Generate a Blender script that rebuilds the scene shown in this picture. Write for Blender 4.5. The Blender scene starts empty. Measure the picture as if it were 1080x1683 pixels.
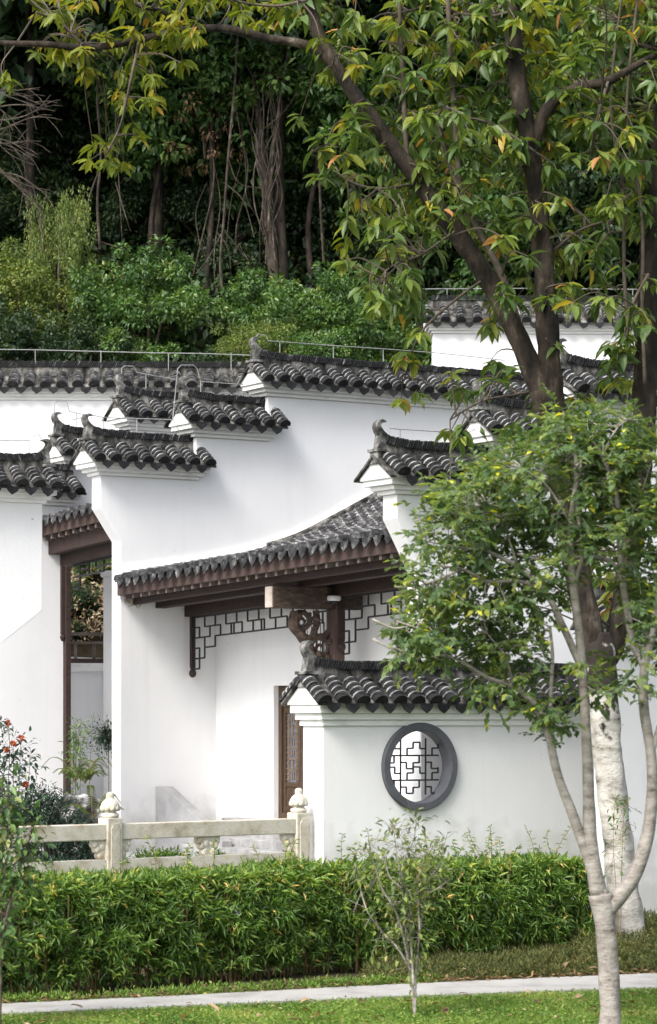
import bpy, math, random
import numpy as np
from mathutils import Vector, Matrix, noise

random.seed(7)
rng = np.random.default_rng(7)
R = math.radians
S = bpy.context.scene
COL = S.collection

# ------------------------------------------------------------------ camera, sky, sun, exposure
F, HX, HY, CZ = 4500.0, 540.0, 1180.0, 2.5          # focal length in photo pixels, horizon, eye height
cam_d = bpy.data.cameras.new('camera')
cam = bpy.data.objects.new('camera', cam_d); COL.objects.link(cam)
cam.location = (0, 0, CZ); cam.rotation_euler = (R(90), 0, 0)
cam_d.sensor_fit = 'VERTICAL'; cam_d.sensor_height = 36.0; cam_d.sensor_width = 36.0
cam_d.lens = F/1683*36
cam_d.shift_y = (HY-841.5)/1683
cam_d.clip_end = 2000
cam_d.dof.use_dof = True; cam_d.dof.focus_distance = 37.5; cam_d.dof.aperture_fstop = 4.0
S.camera = cam

SUN_DIR = Vector((-.56, -.74, 1.0)).normalized()      # towards the sun
world = bpy.data.worlds.new('World'); S.world = world; world.use_nodes = True
wt = world.node_tree
sky = wt.nodes.new('ShaderNodeTexSky'); sky.sky_type = 'NISHITA'; sky.sun_disc = False
sky.sun_elevation = math.asin(SUN_DIR.z); sky.sun_rotation = math.atan2(SUN_DIR.x, SUN_DIR.y)
sky.air_density = 1.0; sky.dust_density = 4.0; sky.ozone_density = 1.0
bg = wt.nodes['Background']; bg.inputs['Strength'].default_value = .13
hs_ = wt.nodes.new('ShaderNodeHueSaturation'); hs_.inputs['Saturation'].default_value = .45      # hazy, whitish sky
wt.links.new(sky.outputs[0], hs_.inputs['Color']); wt.links.new(hs_.outputs[0], bg.inputs['Color'])
sun_d = bpy.data.lights.new('sun', 'SUN'); sun_d.energy = 1.5; sun_d.angle = R(20); sun_d.color = (1, .97, .93)
sun = bpy.data.objects.new('sun', sun_d); COL.objects.link(sun)
sun.rotation_euler = SUN_DIR.to_track_quat('Z', 'Y').to_euler(); sun.location = (-30, -20, 50)
S.view_settings.view_transform = 'Standard'; S.view_settings.look = 'None'
S.view_settings.gamma = 1; S.view_settings.use_curve_mapping = False
S.view_settings.exposure = 1.22

# ------------------------------------------------------------------ placing
ANG = R(31); U = Vector((math.cos(ANG), math.sin(ANG))); PV = Vector((U.y, -U.x))
def P(px, py, D): return Vector(((px-HX)/F*D, D, CZ+(HY-py)/F*D))
def hit(O, px, py, d=None):
    """distance along a vertical plane through O with plan direction d, and height, of a line of sight"""
    d = d or U; dx = (px-HX)/F
    s = (dx*O[1]-O[0])/(d.x-dx*d.y)
    return s, CZ+(HY-py)/F*(O[1]+s*d.y)
def G(px, D): return ((px-HX)/F*D, D)

# ------------------------------------------------------------------ things
def thing(name, label, cat, loc=(0, 0, 0), rotz=0, group=None):
    o = bpy.data.objects.new(name, None); COL.objects.link(o)
    o.empty_display_size = .2; o.location = loc; o.rotation_euler = (0, 0, rotz)
    o['label'] = label; o['category'] = cat
    if group: o['group'] = group
    return o
def tag(o, label, cat, group=None):
    o['label'] = label; o['category'] = cat
    if group: o['group'] = group
    return o
def inst(src, parent, loc=None, rot=None, scale=None):
    c = src.copy(); COL.objects.link(c); c.parent = parent
    if loc is not None: c.location = loc
    if rot is not None: c.rotation_euler = rot
    if scale is not None: c.scale = scale
    return c
def link(name, me, parent=None, loc=None, rot=None):
    o = bpy.data.objects.new(name, me); COL.objects.link(o)
    if parent: o.parent = parent
    if loc is not None: o.location = loc
    if rot is not None: o.rotation_euler = rot
    return o

def catmull(pts, n=6):
    p = [Vector(q) for q in pts]
    if len(p) < 3: return [p[0].lerp(p[-1], i/n) for i in range(n+1)]
    p = [p[0]*2-p[1]] + p + [p[-1]*2-p[-2]]
    out = []
    for i in range(1, len(p)-2):
        a, b, c, d = p[i-1:i+3]
        for k in range(n):
            t = k/n
            out.append(.5*((2*b)+(c-a)*t+(2*a-5*b+4*c-d)*t*t+(3*b-a-3*c+d)*t**3))
    out.append(p[-2]); return out
def lerps(vals, n):
    out = []
    for i in range(len(vals)-1):
        out += [vals[i]+(vals[i+1]-vals[i])*k/n for k in range(n)]
    return out+[vals[-1]]

class MB:
    def __init__(s): s.v = []; s.f = []; s.m = []
    def add(s, vs, fs, mi=0):
        b = len(s.v); s.v += [tuple(q) for q in vs]
        s.f += [tuple(b+i for i in f) for f in fs]; s.m += [mi]*len(fs)
    def box(s, x0, x1, y0, y1, z0, z1, mi=0):
        s.add([(x0,y0,z0),(x1,y0,z0),(x1,y1,z0),(x0,y1,z0),(x0,y0,z1),(x1,y0,z1),(x1,y1,z1),(x0,y1,z1)],
              [(0,3,2,1),(4,5,6,7),(0,1,5,4),(1,2,6,5),(2,3,7,6),(3,0,4,7)], mi)
    def hexa(s, q, mi=0):            # 8 corners, bottom four then top four
        s.add(q, [(0,3,2,1),(4,5,6,7),(0,1,5,4),(1,2,6,5),(2,3,7,6),(3,0,4,7)], mi)
    def prism(s, poly, a, b, ax='y', mi=0):
        """polygon in the plane across axis ax, from a to b along it"""
        n = len(poly)
        if ax == 'y': f = lambda p, t: (p[0], t, p[1])
        elif ax == 'x': f = lambda p, t: (t, p[0], p[1])
        else: f = lambda p, t: (p[0], p[1], t)
        vs = [f(p, a) for p in poly]+[f(p, b) for p in poly]
        s.add(vs, [tuple(range(n)), tuple(range(2*n-1, n-1, -1))]+[(i, i+n, (i+1) % n+n, (i+1) % n) for i in range(n)], mi)
    def bar(s, a, b, w, h=None, mi=0):
        """a straight square bar from a to b"""
        a, b = Vector(a), Vector(b); h = h or w
        d = (b-a).normalized(); up = Vector((0, 0, 1)) if abs(d.z) < .9 else Vector((0, 1, 0))
        x = d.cross(up).normalized()*w/2; y = x.cross(d).normalized()*h/2
        s.hexa([a-x-y, a+x-y, b+x-y, b-x-y, a-x+y, a+x+y, b+x+y, b-x+y], mi)
    def tube(s, pts, rad, n=8, cap=True, mi=0, rough=0.0):
        pts = [Vector(p) for p in pts]
        if not hasattr(rad, '__len__'): rad = [rad]*len(pts)
        t = (pts[1]-pts[0]).normalized()
        u = t.cross(Vector((.3, .2, 1)) if abs(t.z) < .9 else Vector((1, .1, 0))).normalized()
        vs = []
        for i, p in enumerate(pts):
            t2 = (pts[min(i+1, len(pts)-1)]-pts[max(i-1, 0)]).normalized()
            u = (u-t2*u.dot(t2)).normalized(); w = t2.cross(u)
            for k in range(n):
                a = 2*math.pi*k/n; rr = rad[i]
                if rough: rr *= 1+rough*noise.noise(Vector((p.x*5+math.cos(a)*1.3, p.y*5+math.sin(a)*1.3, p.z*5)))
                vs.append(p+(u*math.cos(a)+w*math.sin(a))*rr)
        fs = [(i*n+k, i*n+(k+1) % n, (i+1)*n+(k+1) % n, (i+1)*n+k) for i in range(len(pts)-1) for k in range(n)]
        if cap: fs += [tuple(range(n-1, -1, -1)), tuple((len(pts)-1)*n+k for k in range(n))]
        s.add(vs, fs, mi)
    def lathe(s, prof, n=20, o=(0, 0, 0), mi=0, ax='z'):
        vs = []
        for r, z in prof:
            for k in range(n):
                a = 2*math.pi*k/n
                q = (r*math.cos(a), r*math.sin(a), z) if ax == 'z' else (r*math.cos(a), z, r*math.sin(a))
                vs.append((o[0]+q[0], o[1]+q[1], o[2]+q[2]))
        m = len(prof)
        s.add(vs, [(i*n+k, i*n+(k+1) % n, (i+1)*n+(k+1) % n, (i+1)*n+k) for i in range(m-1) for k in range(n)], mi)
    def mesh(s, name, mats, smooth=False):
        me = bpy.data.meshes.new(name); me.from_pydata(s.v, [], s.f)
        for m in (mats if isinstance(mats, (list, tuple)) else [mats]): me.materials.append(m)
        me.polygons.foreach_set('material_index', s.m)
        if smooth: me.polygons.foreach_set('use_smooth', [True]*len(s.f))
        me.update(); return me
    def obj(s, name, mats, parent=None, loc=None, rot=None, smooth=False, bevel=0):
        o = link(name, s.mesh(name, mats, smooth), parent, loc, rot)
        if bevel:
            b = o.modifiers.new('bevel', 'BEVEL'); b.width = bevel; b.segments = 2; b.limit_method = 'ANGLE'
        return o

# ------------------------------------------------------------------ materials
def newmat(name):
    m = bpy.data.materials.new(name); m.use_nodes = True
    return m, m.node_tree.nodes, m.node_tree.links, m.node_tree.nodes['Principled BSDF']
def ramp(N, stops, interp='LINEAR'):
    r = N.new('ShaderNodeValToRGB'); e = r.color_ramp.elements; r.color_ramp.interpolation = interp
    while len(e) < len(stops): e.new(.5)
    for i, (p, c) in enumerate(stops): e[i].position = p; e[i].color = (*c, 1)
    return r
def coords(N, L, scale=(1, 1, 1), rand=True):
    tc = N.new('ShaderNodeTexCoord'); mp = N.new('ShaderNodeMapping'); mp.inputs['Scale'].default_value = scale
    if rand:
        oi = N.new('ShaderNodeObjectInfo'); mu = N.new('ShaderNodeMath'); mu.operation = 'MULTIPLY'; mu.inputs[1].default_value = 37
        L.new(oi.outputs['Random'], mu.inputs[0]); va = N.new('ShaderNodeVectorMath')
        L.new(tc.outputs['Object'], va.inputs[0]); L.new(mu.outputs[0], va.inputs[1]); L.new(va.outputs[0], mp.inputs['Vector'])
    else: L.new(tc.outputs['Object'], mp.inputs['Vector'])
    return mp.outputs[0]
def noisemat(name, stops, scale=4, rough=.8, bump=.0, detail=6, stretch=(1, 1, 1), fine=None, spec=.3, rand=True, dist=.0):
    m, N, L, b = newmat(name)
    v = coords(N, L, stretch, rand)
    n = N.new('ShaderNodeTexNoise'); n.inputs['Scale'].default_value = scale; n.inputs['Detail'].default_value = detail
    n.inputs['Roughness'].default_value = .62; n.inputs['Distortion'].default_value = dist
    L.new(v, n.inputs['Vector'])
    r = ramp(N, stops); L.new(n.outputs[0], r.inputs[0]); L.new(r.outputs[0], b.inputs['Base Color'])
    b.inputs['Roughness'].default_value = rough; b.inputs['Specular IOR Level'].default_value = spec
    if bump:
        n2 = N.new('ShaderNodeTexNoise'); n2.inputs['Scale'].default_value = fine or scale*6; n2.inputs['Detail'].default_value = 5
        L.new(v, n2.inputs['Vector'])
        bp = N.new('ShaderNodeBump'); bp.inputs['Strength'].default_value = bump; bp.inputs['Distance'].default_value = .02
        L.new(n2.outputs[0], bp.inputs['Height']); L.new(bp.outputs[0], b.inputs['Normal'])
    return m
def leafmat(name, stops, trans=.35, rough=.5, spec=.4, tint=(1.25, 1.2, .5), gain=1.5):
    stops = [(p, tuple(min(.8, c*gain) for c in col)) for p, col in stops]
    m, N, L, b = newmat(name)
    at = N.new('ShaderNodeAttribute'); at.attribute_name = 'v'
    r = ramp(N, stops); L.new(at.outputs['Fac'], r.inputs[0])
    L.new(r.outputs[0], b.inputs['Base Color']); b.inputs['Roughness'].default_value = rough
    b.inputs['Specular IOR Level'].default_value = spec
    tr = N.new('ShaderNodeBsdfTranslucent'); mx = N.new('ShaderNodeMix'); mx.data_type = 'RGBA'; mx.blend_type = 'MULTIPLY'
    mx.inputs['Factor'].default_value = 1
    L.new(r.outputs[0], mx.inputs['A']); mx.inputs['B'].default_value = (*tint, 1); L.new(mx.outputs['Result'], tr.inputs['Color'])
    ms = N.new('ShaderNodeMixShader'); ms.inputs[0].default_value = trans
    L.new(b.outputs[0], ms.inputs[1]); L.new(tr.outputs[0], ms.inputs[2])
    L.new(ms.outputs[0], N['Material Output'].inputs['Surface'])
    return m

PLASTER = noisemat('white_plaster', [(.25, (.765, .77, .775)), (.5, (.80, .80, .805)), (.75, (.82, .82, .82))], 1.2, .9, .12, fine=30, spec=.1, stretch=(1, 1, .6))
def weather(m):
    N, L = m.node_tree.nodes, m.node_tree.links; b = N['Principled BSDF']; src = b.inputs['Base Color'].links[0].from_socket
    def layer(src, stretch, scale, lo, hi, col, amt):
        n = N.new('ShaderNodeTexNoise'); n.inputs['Scale'].default_value = scale; n.inputs['Detail'].default_value = 7; L.new(coords(N, L, stretch), n.inputs['Vector'])
        mr = N.new('ShaderNodeMapRange'); mr.inputs['From Min'].default_value = lo; mr.inputs['From Max'].default_value = hi; mr.inputs['To Max'].default_value = amt; L.new(n.outputs[0], mr.inputs['Value'])
        mx = N.new('ShaderNodeMix'); mx.data_type = 'RGBA'; L.new(mr.outputs['Result'], mx.inputs['Factor']); L.new(src, mx.inputs['A']); mx.inputs['B'].default_value = (*col, 1); return mx.outputs['Result']
    o = layer(src, (5, 5, .22), 1.3, .55, .8, (.5, .5, .49), .13)      # rain streaks
    o = layer(o, (1, 1, 1), 11, .72, .78, (.25, .23, .2), .6)              # specks
    o = layer(o, (1, 1, .6), .9, .55, .75, (.6, .6, .6), .18)               # broad patches
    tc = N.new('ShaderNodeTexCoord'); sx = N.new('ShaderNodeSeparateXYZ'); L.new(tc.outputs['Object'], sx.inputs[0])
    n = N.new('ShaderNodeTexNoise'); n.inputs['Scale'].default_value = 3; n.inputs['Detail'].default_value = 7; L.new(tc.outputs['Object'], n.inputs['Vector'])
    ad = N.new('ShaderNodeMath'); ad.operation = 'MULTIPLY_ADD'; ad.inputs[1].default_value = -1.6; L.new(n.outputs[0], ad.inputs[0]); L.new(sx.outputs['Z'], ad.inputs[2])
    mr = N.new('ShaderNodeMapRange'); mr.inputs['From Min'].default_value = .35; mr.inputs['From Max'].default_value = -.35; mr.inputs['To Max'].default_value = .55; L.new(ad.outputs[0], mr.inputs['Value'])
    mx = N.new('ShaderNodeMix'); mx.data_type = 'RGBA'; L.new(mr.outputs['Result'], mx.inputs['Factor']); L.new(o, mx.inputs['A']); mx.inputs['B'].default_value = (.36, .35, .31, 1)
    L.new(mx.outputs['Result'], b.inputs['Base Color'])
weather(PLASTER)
TRIM = noisemat('white_trim', [(.28, (.62, .62, .60)), (.45, (.8, .8, .79)), (.7, (.85, .85, .84))], 2.2, .9, .1, fine=24, spec=.1, stretch=(1, 1, 2))
WORN = noisemat('worn_plaster', [(.35, (.45, .45, .44)), (.5, (.78, .77, .75)), (.7, (.82, .82, .81))], 5, .9, .4, fine=20, spec=.1)
PEEL = noisemat('peeled_plaster', [(.36, (.16, .12, .08)), (.5, (.45, .4, .33)), (.62, (.78, .77, .75))], 9, .95, .6, fine=30, spec=.1)
TILE = noisemat('dark_tile', [(.3, (.008, .0085, .009)), (.55, (.018, .0185, .02)), (.72, (.04, .04, .04)), (.86, (.16, .16, .155))], 9, .75, .35, fine=50, spec=.3)
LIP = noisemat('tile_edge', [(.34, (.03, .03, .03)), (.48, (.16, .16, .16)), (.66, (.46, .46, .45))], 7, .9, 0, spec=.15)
TILEMID = noisemat('weathered_tile', [(.34, (.012, .012, .013)), (.5, (.04, .04, .042)), (.62, (.12, .12, .12)), (.74, (.4, .4, .39))], 7, .85, .4, fine=40, spec=.2)
MORTAR = noisemat('ridge_mortar', [(.36, (.012, .012, .012)), (.5, (.06, .058, .053)), (.68, (.24, .23, .215))], 6, .95, .6, fine=30, spec=.1, stretch=(1, 1, .5))
HORN = noisemat('old_stone', [(.34, (.025, .025, .024)), (.5, (.12, .118, .112)), (.68, (.36, .35, .33))], 6, .95, .6, fine=35, spec=.1)
GREYFRAME = noisemat('grey_frame', [(.3, (.075, .078, .09)), (.7, (.105, .108, .125))], 5, .6, .1)
IRON = noisemat('dark_iron', [(.3, (.018, .017, .018)), (.7, (.035, .032, .032))], 8, .55)
WOOD = noisemat('dark_wood', [(.3, (.022, .014, .012)), (.55, (.042, .026, .022)), (.75, (.065, .042, .036))], 3, .7, .2, stretch=(1, 8, 8), fine=20)
FASCIA = noisemat('brown_fascia', [(.3, (.05, .032, .028)), (.6, (.078, .05, .043)), (.8, (.12, .085, .076))], 4, .75, .2, fine=30)
RAFTER = noisemat('grey_rafter', [(.3, (.1, .07, .06)), (.7, (.22, .18, .165))], 6, .8)
BEAMEND = noisemat('pale_beam_end', [(.3, (.3, .24, .2)), (.7, (.5, .44, .4))], 6, .85)
OLDWOOD = noisemat('carved_wood', [(.3, (.028, .02, .016)), (.55, (.075, .052, .04)), (.78, (.17, .13, .105))], 7, .8, .5, fine=40, stretch=(1, 1, 3))
DOORW = noisemat('door_wood', [(.3, (.04, .024, .014)), (.55, (.08, .05, .03)), (.78, (.14, .095, .06))], 5, .55, .2, stretch=(6, 6, 1), fine=30)
DOORLAT = noisemat('door_lattice_wood', [(.3, (.11, .065, .035)), (.7, (.26, .17, .10))], 8, .7)
STONE = noisemat('pale_stone', [(.28, (.24, .20, .13)), (.43, (.48, .435, .35)), (.58, (.60, .57, .50)), (.76, (.55, .45, .28))], 3.6, .9, .35, fine=45, spec=.15)
GREYSTONE = noisemat('grey_stone', [(.3, (.2, .2, .2)), (.7, (.4, .4, .4))], 4, .9, .3)
PALEREND = noisemat('pale_grey_render', [(.3, (.26, .26, .265)), (.7, (.37, .37, .375))], 3, .9, .2)
ROCK = noisemat('rock', [(.38, (.018, .018, .018)), (.5, (.09, .088, .084)), (.6, (.42, .41, .4))], 4.5, .95, 1.0, fine=14, spec=.1)
CONCRETE = noisemat('path_concrete', [(.3, (.26, .25, .235)), (.5, (.36, .35, .335)), (.8, (.43, .42, .40))], 2.2, .9, .25, fine=60, spec=.15, rand=False)
SOIL = noisemat('soil', [(.3, (.025, .022, .014)), (.5, (.06, .05, .03)), (.7, (.12, .1, .06))], 3, .95, .8, fine=22, spec=.05, rand=False)
HILLM = noisemat('hillside_litter', [(.3, (.008, .008, .005)), (.5, (.02, .016, .01)), (.66, (.05, .038, .024)), (.8, (.02, .026, .012))], 1.3, .95, 1.0, fine=6, spec=.05, rand=False)
TURF = noisemat('turf_soil', [(.3, (.03, .045, .012)), (.55, (.05, .085, .02)), (.75, (.1, .11, .04))], 5, .95, .5, fine=40, spec=.05, rand=False)
PAVE = noisemat('courtyard_paving', [(.3, (.25, .25, .25)), (.7, (.42, .42, .41))], 2, .9, .2, rand=False)
BARKD = noisemat('dark_bark', [(.34, (.008, .007, .006)), (.5, (.026, .02, .015)), (.64, (.06, .046, .034)), (.78, (.17, .15, .12))], 6, .95, 1.0, fine=26, stretch=(1, 1, .45), rand=False)
BARKP = noisemat('pale_mottled_bark', [(.31, (.05, .05, .045)), (.4, (.28, .26, .225)), (.54, (.46, .44, .40)), (.72, (.56, .54, .5))], 4.2, .9, .5, fine=26, stretch=(1, 1, 1.8), rand=False)
BARKS = noisemat('smooth_grey_bark', [(.3, (.08, .068, .056)), (.42, (.24, .215, .19)), (.6, (.36, .33, .30)), (.75, (.44, .41, .38))], 7, .85, .5, fine=34, stretch=(1, 1, 2.2), rand=False)
TWIG = noisemat('twig_bark', [(.3, (.05, .038, .028)), (.6, (.11, .09, .07)), (.8, (.2, .175, .145))], 6, .9)
VINE = noisemat('vine_bark', [(.3, (.03, .024, .019)), (.55, (.09, .072, .057)), (.8, (.24, .2, .165))], 5, .9)
STEMG = noisemat('cane', [(.3, (.09, .065, .025)), (.6, (.2, .14, .055)), (.8, (.27, .2, .09))], 6, .7)
STEEL = noisemat('galvanised_wire', [(.3, (.22, .22, .22)), (.7, (.4, .4, .4))], 6, .5)
WHITEPL = noisemat('white_plastic', [(.3, (.7, .7, .7)), (.7, (.78, .78, .78))], 3, .4)
BLACKPL = noisemat('black_plastic', [(.3, (.015, .015, .015)), (.7, (.025, .025, .025))], 3, .3)
GLASSY = noisemat('dark_door_glass', [(.3, (.10, .12, .15)), (.7, (.16, .18, .22))], 2, .15, spec=.6)

L_MAG = leafmat('broad_leaf', [(0, (.026, .052, .015)), (.35, (.05, .082, .022)), (.68, (.10, .132, .028)), (.86, (.19, .19, .03)), (.95, (.3, .19, .035)), (1, (.26, .13, .05))], .45, .42, .5, gain=2.1)
L_YELLOW = leafmat('yellow_green_leaf', [(0, (.055, .085, .012)), (.5, (.12, .15, .016)), (.8, (.2, .19, .02)), (1, (.3, .17, .03))], .5, .45, .4)  # yellower leaf tone for part of the broadleaf crown
L_SMALL = leafmat('small_leaf', [(0, (.018, .036, .017)), (.45, (.038, .064, .028)), (.78, (.08, .11, .036)), (.94, (.16, .165, .036)), (1, (.38, .28, .02))], .5, .38, .5, gain=2.8)
L_HEDGE = leafmat('bamboo_leaf', [(0, (.016, .036, .009)), (.45, (.042, .082, .016)), (.82, (.10, .145, .03)), (.96, (.17, .19, .05)), (1, (.28, .19, .07))], .4, .4, .45, gain=2.9)
L_DARK = leafmat('shaded_forest_leaf', [(0, (.007, .018, .008)), (.5, (.016, .032, .013)), (.85, (.036, .058, .02)), (1, (.07, .09, .026))], .25, .5, .4, gain=1.9)  # very low albedo: deep forest shade is painted into the leaf colour
L_MID = leafmat('lit_forest_leaf', [(0, (.017, .038, .013)), (.5, (.032, .068, .02)), (.85, (.064, .105, .027)), (1, (.13, .13, .05))], .35, .42, .45, gain=2.0)  # lighter copy, with light on the open forest painted into the green
L_BUSH = leafmat('shrub_leaf', [(0, (.022, .052, .018)), (.5, (.048, .095, .026)), (.85, (.095, .155, .04)), (1, (.2, .18, .07))], .35, .42, .5, gain=1.85)
L_OLIVE = leafmat('olive_leaf', [(0, (.035, .055, .016)), (.5, (.075, .108, .028)), (.85, (.14, .17, .042)), (1, (.24, .2, .09))], .35, .5, .35, gain=1.9)
L_BLUE = leafmat('dark_shrub_leaf', [(0, (.007, .02, .012)), (.5, (.016, .038, .022)), (1, (.045, .08, .05))], .15, .4, .4, gain=1.2)
L_DRY = leafmat('dry_leaf', [(0, (.10, .06, .035)), (.5, (.2, .135, .08)), (.85, (.38, .26, .14)), (1, (.5, .4, .26))], .2, .8, .1, gain=1)
L_BANK = leafmat('brightened_bank_litter', [(0, (.1, .075, .05)), (.5, (.24, .185, .125)), (.8, (.4, .33, .24)), (1, (.12, .19, .05))], .2, .8, .1, gain=1.5)  # litter tan lightened in colour to make up for missing light on the bank
L_GRASS = leafmat('grass_blade', [(0, (.03, .06, .012)), (.5, (.065, .115, .02)), (.88, (.13, .17, .04)), (1, (.28, .25, .09))], .35, .5, .3, gain=2.3)
L_COVER = leafmat('ground_cover_leaf', [(0, (.03, .042, .015)), (.5, (.07, .085, .028)), (.85, (.13, .125, .045)), (1, (.2, .13, .06))], .2, .7, .2)
L_FERN = leafmat('fern_leaf', [(0, (.03, .075, .012)), (1, (.1, .16, .03))], .35, .5, .3)
PETAL = leafmat('orange_petal', [(0, (.32, .05, .02)), (1, (.5, .15, .06))], .2, .6, .2, gain=1)

def trunkmat():
    m = BARKP.copy(); m.name = 'mottled_to_dark_bark'; N, L = m.node_tree.nodes, m.node_tree.links; b = N['Principled BSDF']
    src = b.inputs['Base Color'].links[0].from_socket
    tc = N.new('ShaderNodeTexCoord'); sx = N.new('ShaderNodeSeparateXYZ'); L.new(tc.outputs['Object'], sx.inputs[0])
    nz = N.new('ShaderNodeTexNoise'); nz.inputs['Scale'].default_value = 5; nz.inputs['Detail'].default_value = 6; L.new(tc.outputs['Object'], nz.inputs['Vector'])
    ad = N.new('ShaderNodeMath'); ad.operation = 'MULTIPLY_ADD'; ad.inputs[1].default_value = 3.6; L.new(nz.outputs[0], ad.inputs[0]); L.new(sx.outputs['Z'], ad.inputs[2])
    mr = N.new('ShaderNodeMapRange'); mr.inputs['From Min'].default_value = 4.42; mr.inputs['From Max'].default_value = 4.62; L.new(ad.outputs[0], mr.inputs['Value'])
    mx = N.new('ShaderNodeMix'); mx.data_type = 'RGBA'; L.new(mr.outputs['Result'], mx.inputs['Factor']); L.new(src, mx.inputs['A']); mx.inputs['B'].default_value = (.03, .024, .02, 1)
    L.new(mx.outputs['Result'], b.inputs['Base Color']); return m
BARKT = trunkmat()

# ------------------------------------------------------------------ leaves, all in one mesh per crown
T_BROAD = (np.array([(0,0,0),(0,.33,.0),(0,.68,-.05),(0,1,-.16),(-.46,.30,.09),(-.38,.66,.03),(.46,.30,.09),(.38,.66,.03)], float),
           np.array([(0,1,4),(1,5,4),(1,2,5),(2,3,5),(0,6,1),(1,6,7),(1,7,2),(2,7,3)]))
T_DIAM = (np.array([(0,0,0),(-.5,.45,.10),(0,1,-.08),(.5,.45,.10)], float), np.array([(0,2,1),(0,3,2)]))
T_BLADE = (np.array([(-.5,0,0),(.5,0,0),(0,1,0)], float), np.array([(0,1,2)]))
def unit(a): return a/np.maximum(np.linalg.norm(a, axis=-1, keepdims=True), 1e-9)
def leaves(name, pos, d, up, Ln, Wd, var, mat, parent=None, tmpl=T_DIAM):
    pos = np.asarray(pos, float); n = len(pos)
    d = unit(np.asarray(d, float)); x = unit(np.cross(d, np.asarray(up, float))); z = np.cross(x, d)
    tv, tf = tmpl; k = len(tv)
    Ln = np.broadcast_to(Ln, n)[:, None, None]; Wd = np.broadcast_to(Wd, n)[:, None, None]
    V = pos[:, None, :]+x[:, None, :]*tv[None, :, 0:1]*Wd+d[:, None, :]*tv[None, :, 1:2]*Ln+z[:, None, :]*tv[None, :, 2:3]*Ln
    Fa = (tf[None]+(np.arange(n)*k)[:, None, None]).reshape(-1, 3)
    me = bpy.data.meshes.new(name); me.vertices.add(n*k); me.vertices.foreach_set('co', V.ravel())
    me.loops.add(Fa.size); me.loops.foreach_set('vertex_index', Fa.ravel().astype(np.int32))
    me.polygons.add(len(Fa)); me.polygons.foreach_set('loop_start', np.arange(0, Fa.size, 3, dtype=np.int32))
    me.polygons.foreach_set('use_smooth', np.ones(len(Fa), bool))
    at = me.attributes.new('v', 'FLOAT', 'POINT'); at.data.foreach_set('value', np.repeat(np.clip(var, 0, 1), k).astype(np.float32))
    me.materials.append(mat); me.update(calc_edges=True)
    return link(name, me, parent)
def rdir(n): return unit(rng.normal(size=(n, 3)))

# ------------------------------------------------------------------ ground
def hillz(x, y):
    if y < 52.6: return 0
    return 3.2+(y-52.6)*.72+.7*noise.noise(Vector((x*.18, y*.18, 1)))+.25*noise.noise(Vector((x*.7, y*.7, 4)))
def structure(o): o['kind'] = 'structure'; return o
g = MB(); g.add([(-400, -60, 0), (400, -60, 0), (400, 52.9, 0), (-400, 52.9, 0)], [(0, 1, 2, 3)])
structure(g.obj('ground', TURF))
hm = MB(); nx, ny = 90, 70
xs = [(-1 if i < nx/2 else 1)*(abs(i-nx/2)/(nx/2))**1.8*400 for i in range(nx+1)]
ys = [52.7+100*(j/ny)**1.4 for j in range(ny+1)]
hm.add([(x, y, hillz(x, y)) for y in ys for x in xs], [(j*(nx+1)+i, j*(nx+1)+i+1, (j+1)*(nx+1)+i+1, (j+1)*(nx+1)+i) for j in range(ny) for i in range(nx)])
structure(hm.obj('hillside', HILLM, smooth=True))
# path
def gp(px, py, z=0.0):
    D = (CZ-z)*F/(py-HY); return Vector(((px-HX)/F*D, D, z))
near = [gp(-900, 1722), gp(-300, 1690), gp(0, 1673), gp(300, 1659), gp(620, 1645), gp(860, 1636), gp(1080, 1629), gp(1500, 1618), gp(2400, 1598)]
far = [gp(-900, 1694), gp(-300, 1669), gp(0, 1656), gp(300, 1642), gp(620, 1625), gp(860, 1614), gp(1080, 1605), gp(1500, 1592), gp(2400, 1570)]
p = MB()
for i in range(len(near)-1):
    a, b, c, d = near[i], near[i+1], far[i+1], far[i]
    k = .012
    for t in range(2):
        l = lambda A, B, q: A.lerp(B, q)
        q0, q1 = t*.5, (t+1)*.5-(.0006 if t else 0)
        A, B, C, E = l(a, b, q0), l(a, b, q1), l(d, c, q1), l(d, c, q0)
        up = Vector((0, 0, .035))
        p.hexa([A, B, C, E, A+up, B+up, C+up, E+up])
structure(p.obj('path', CONCRETE))

# balustrade line, terrace
BA = Vector(((30-HX)/F*31.5, 31.5, 0)); BB = Vector(((491-HX)/F*34.1, 34.1, 0)); BD = (BB-BA).normalized()
OM = G(532, 34.0)
tz = .4
bn = Vector((BD.y, -BD.x, 0))
pts = [BA-BD*12+bn*.14, BB+BD*.2+bn*.14, Vector((OM[0]-.1, OM[1]+.45, 0)), Vector((OM[0]+U.x*24-.1, OM[1]+U.y*24+.45, 0)), Vector((26, 52.5, 0)), Vector((-26, 52.5, 0)), Vector((-26, 24, 0))]
t = MB(); t.prism([(q.x, q.y) for q in pts], .0, tz, 'z')
structure(t.obj('terrace', PAVE))

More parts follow.
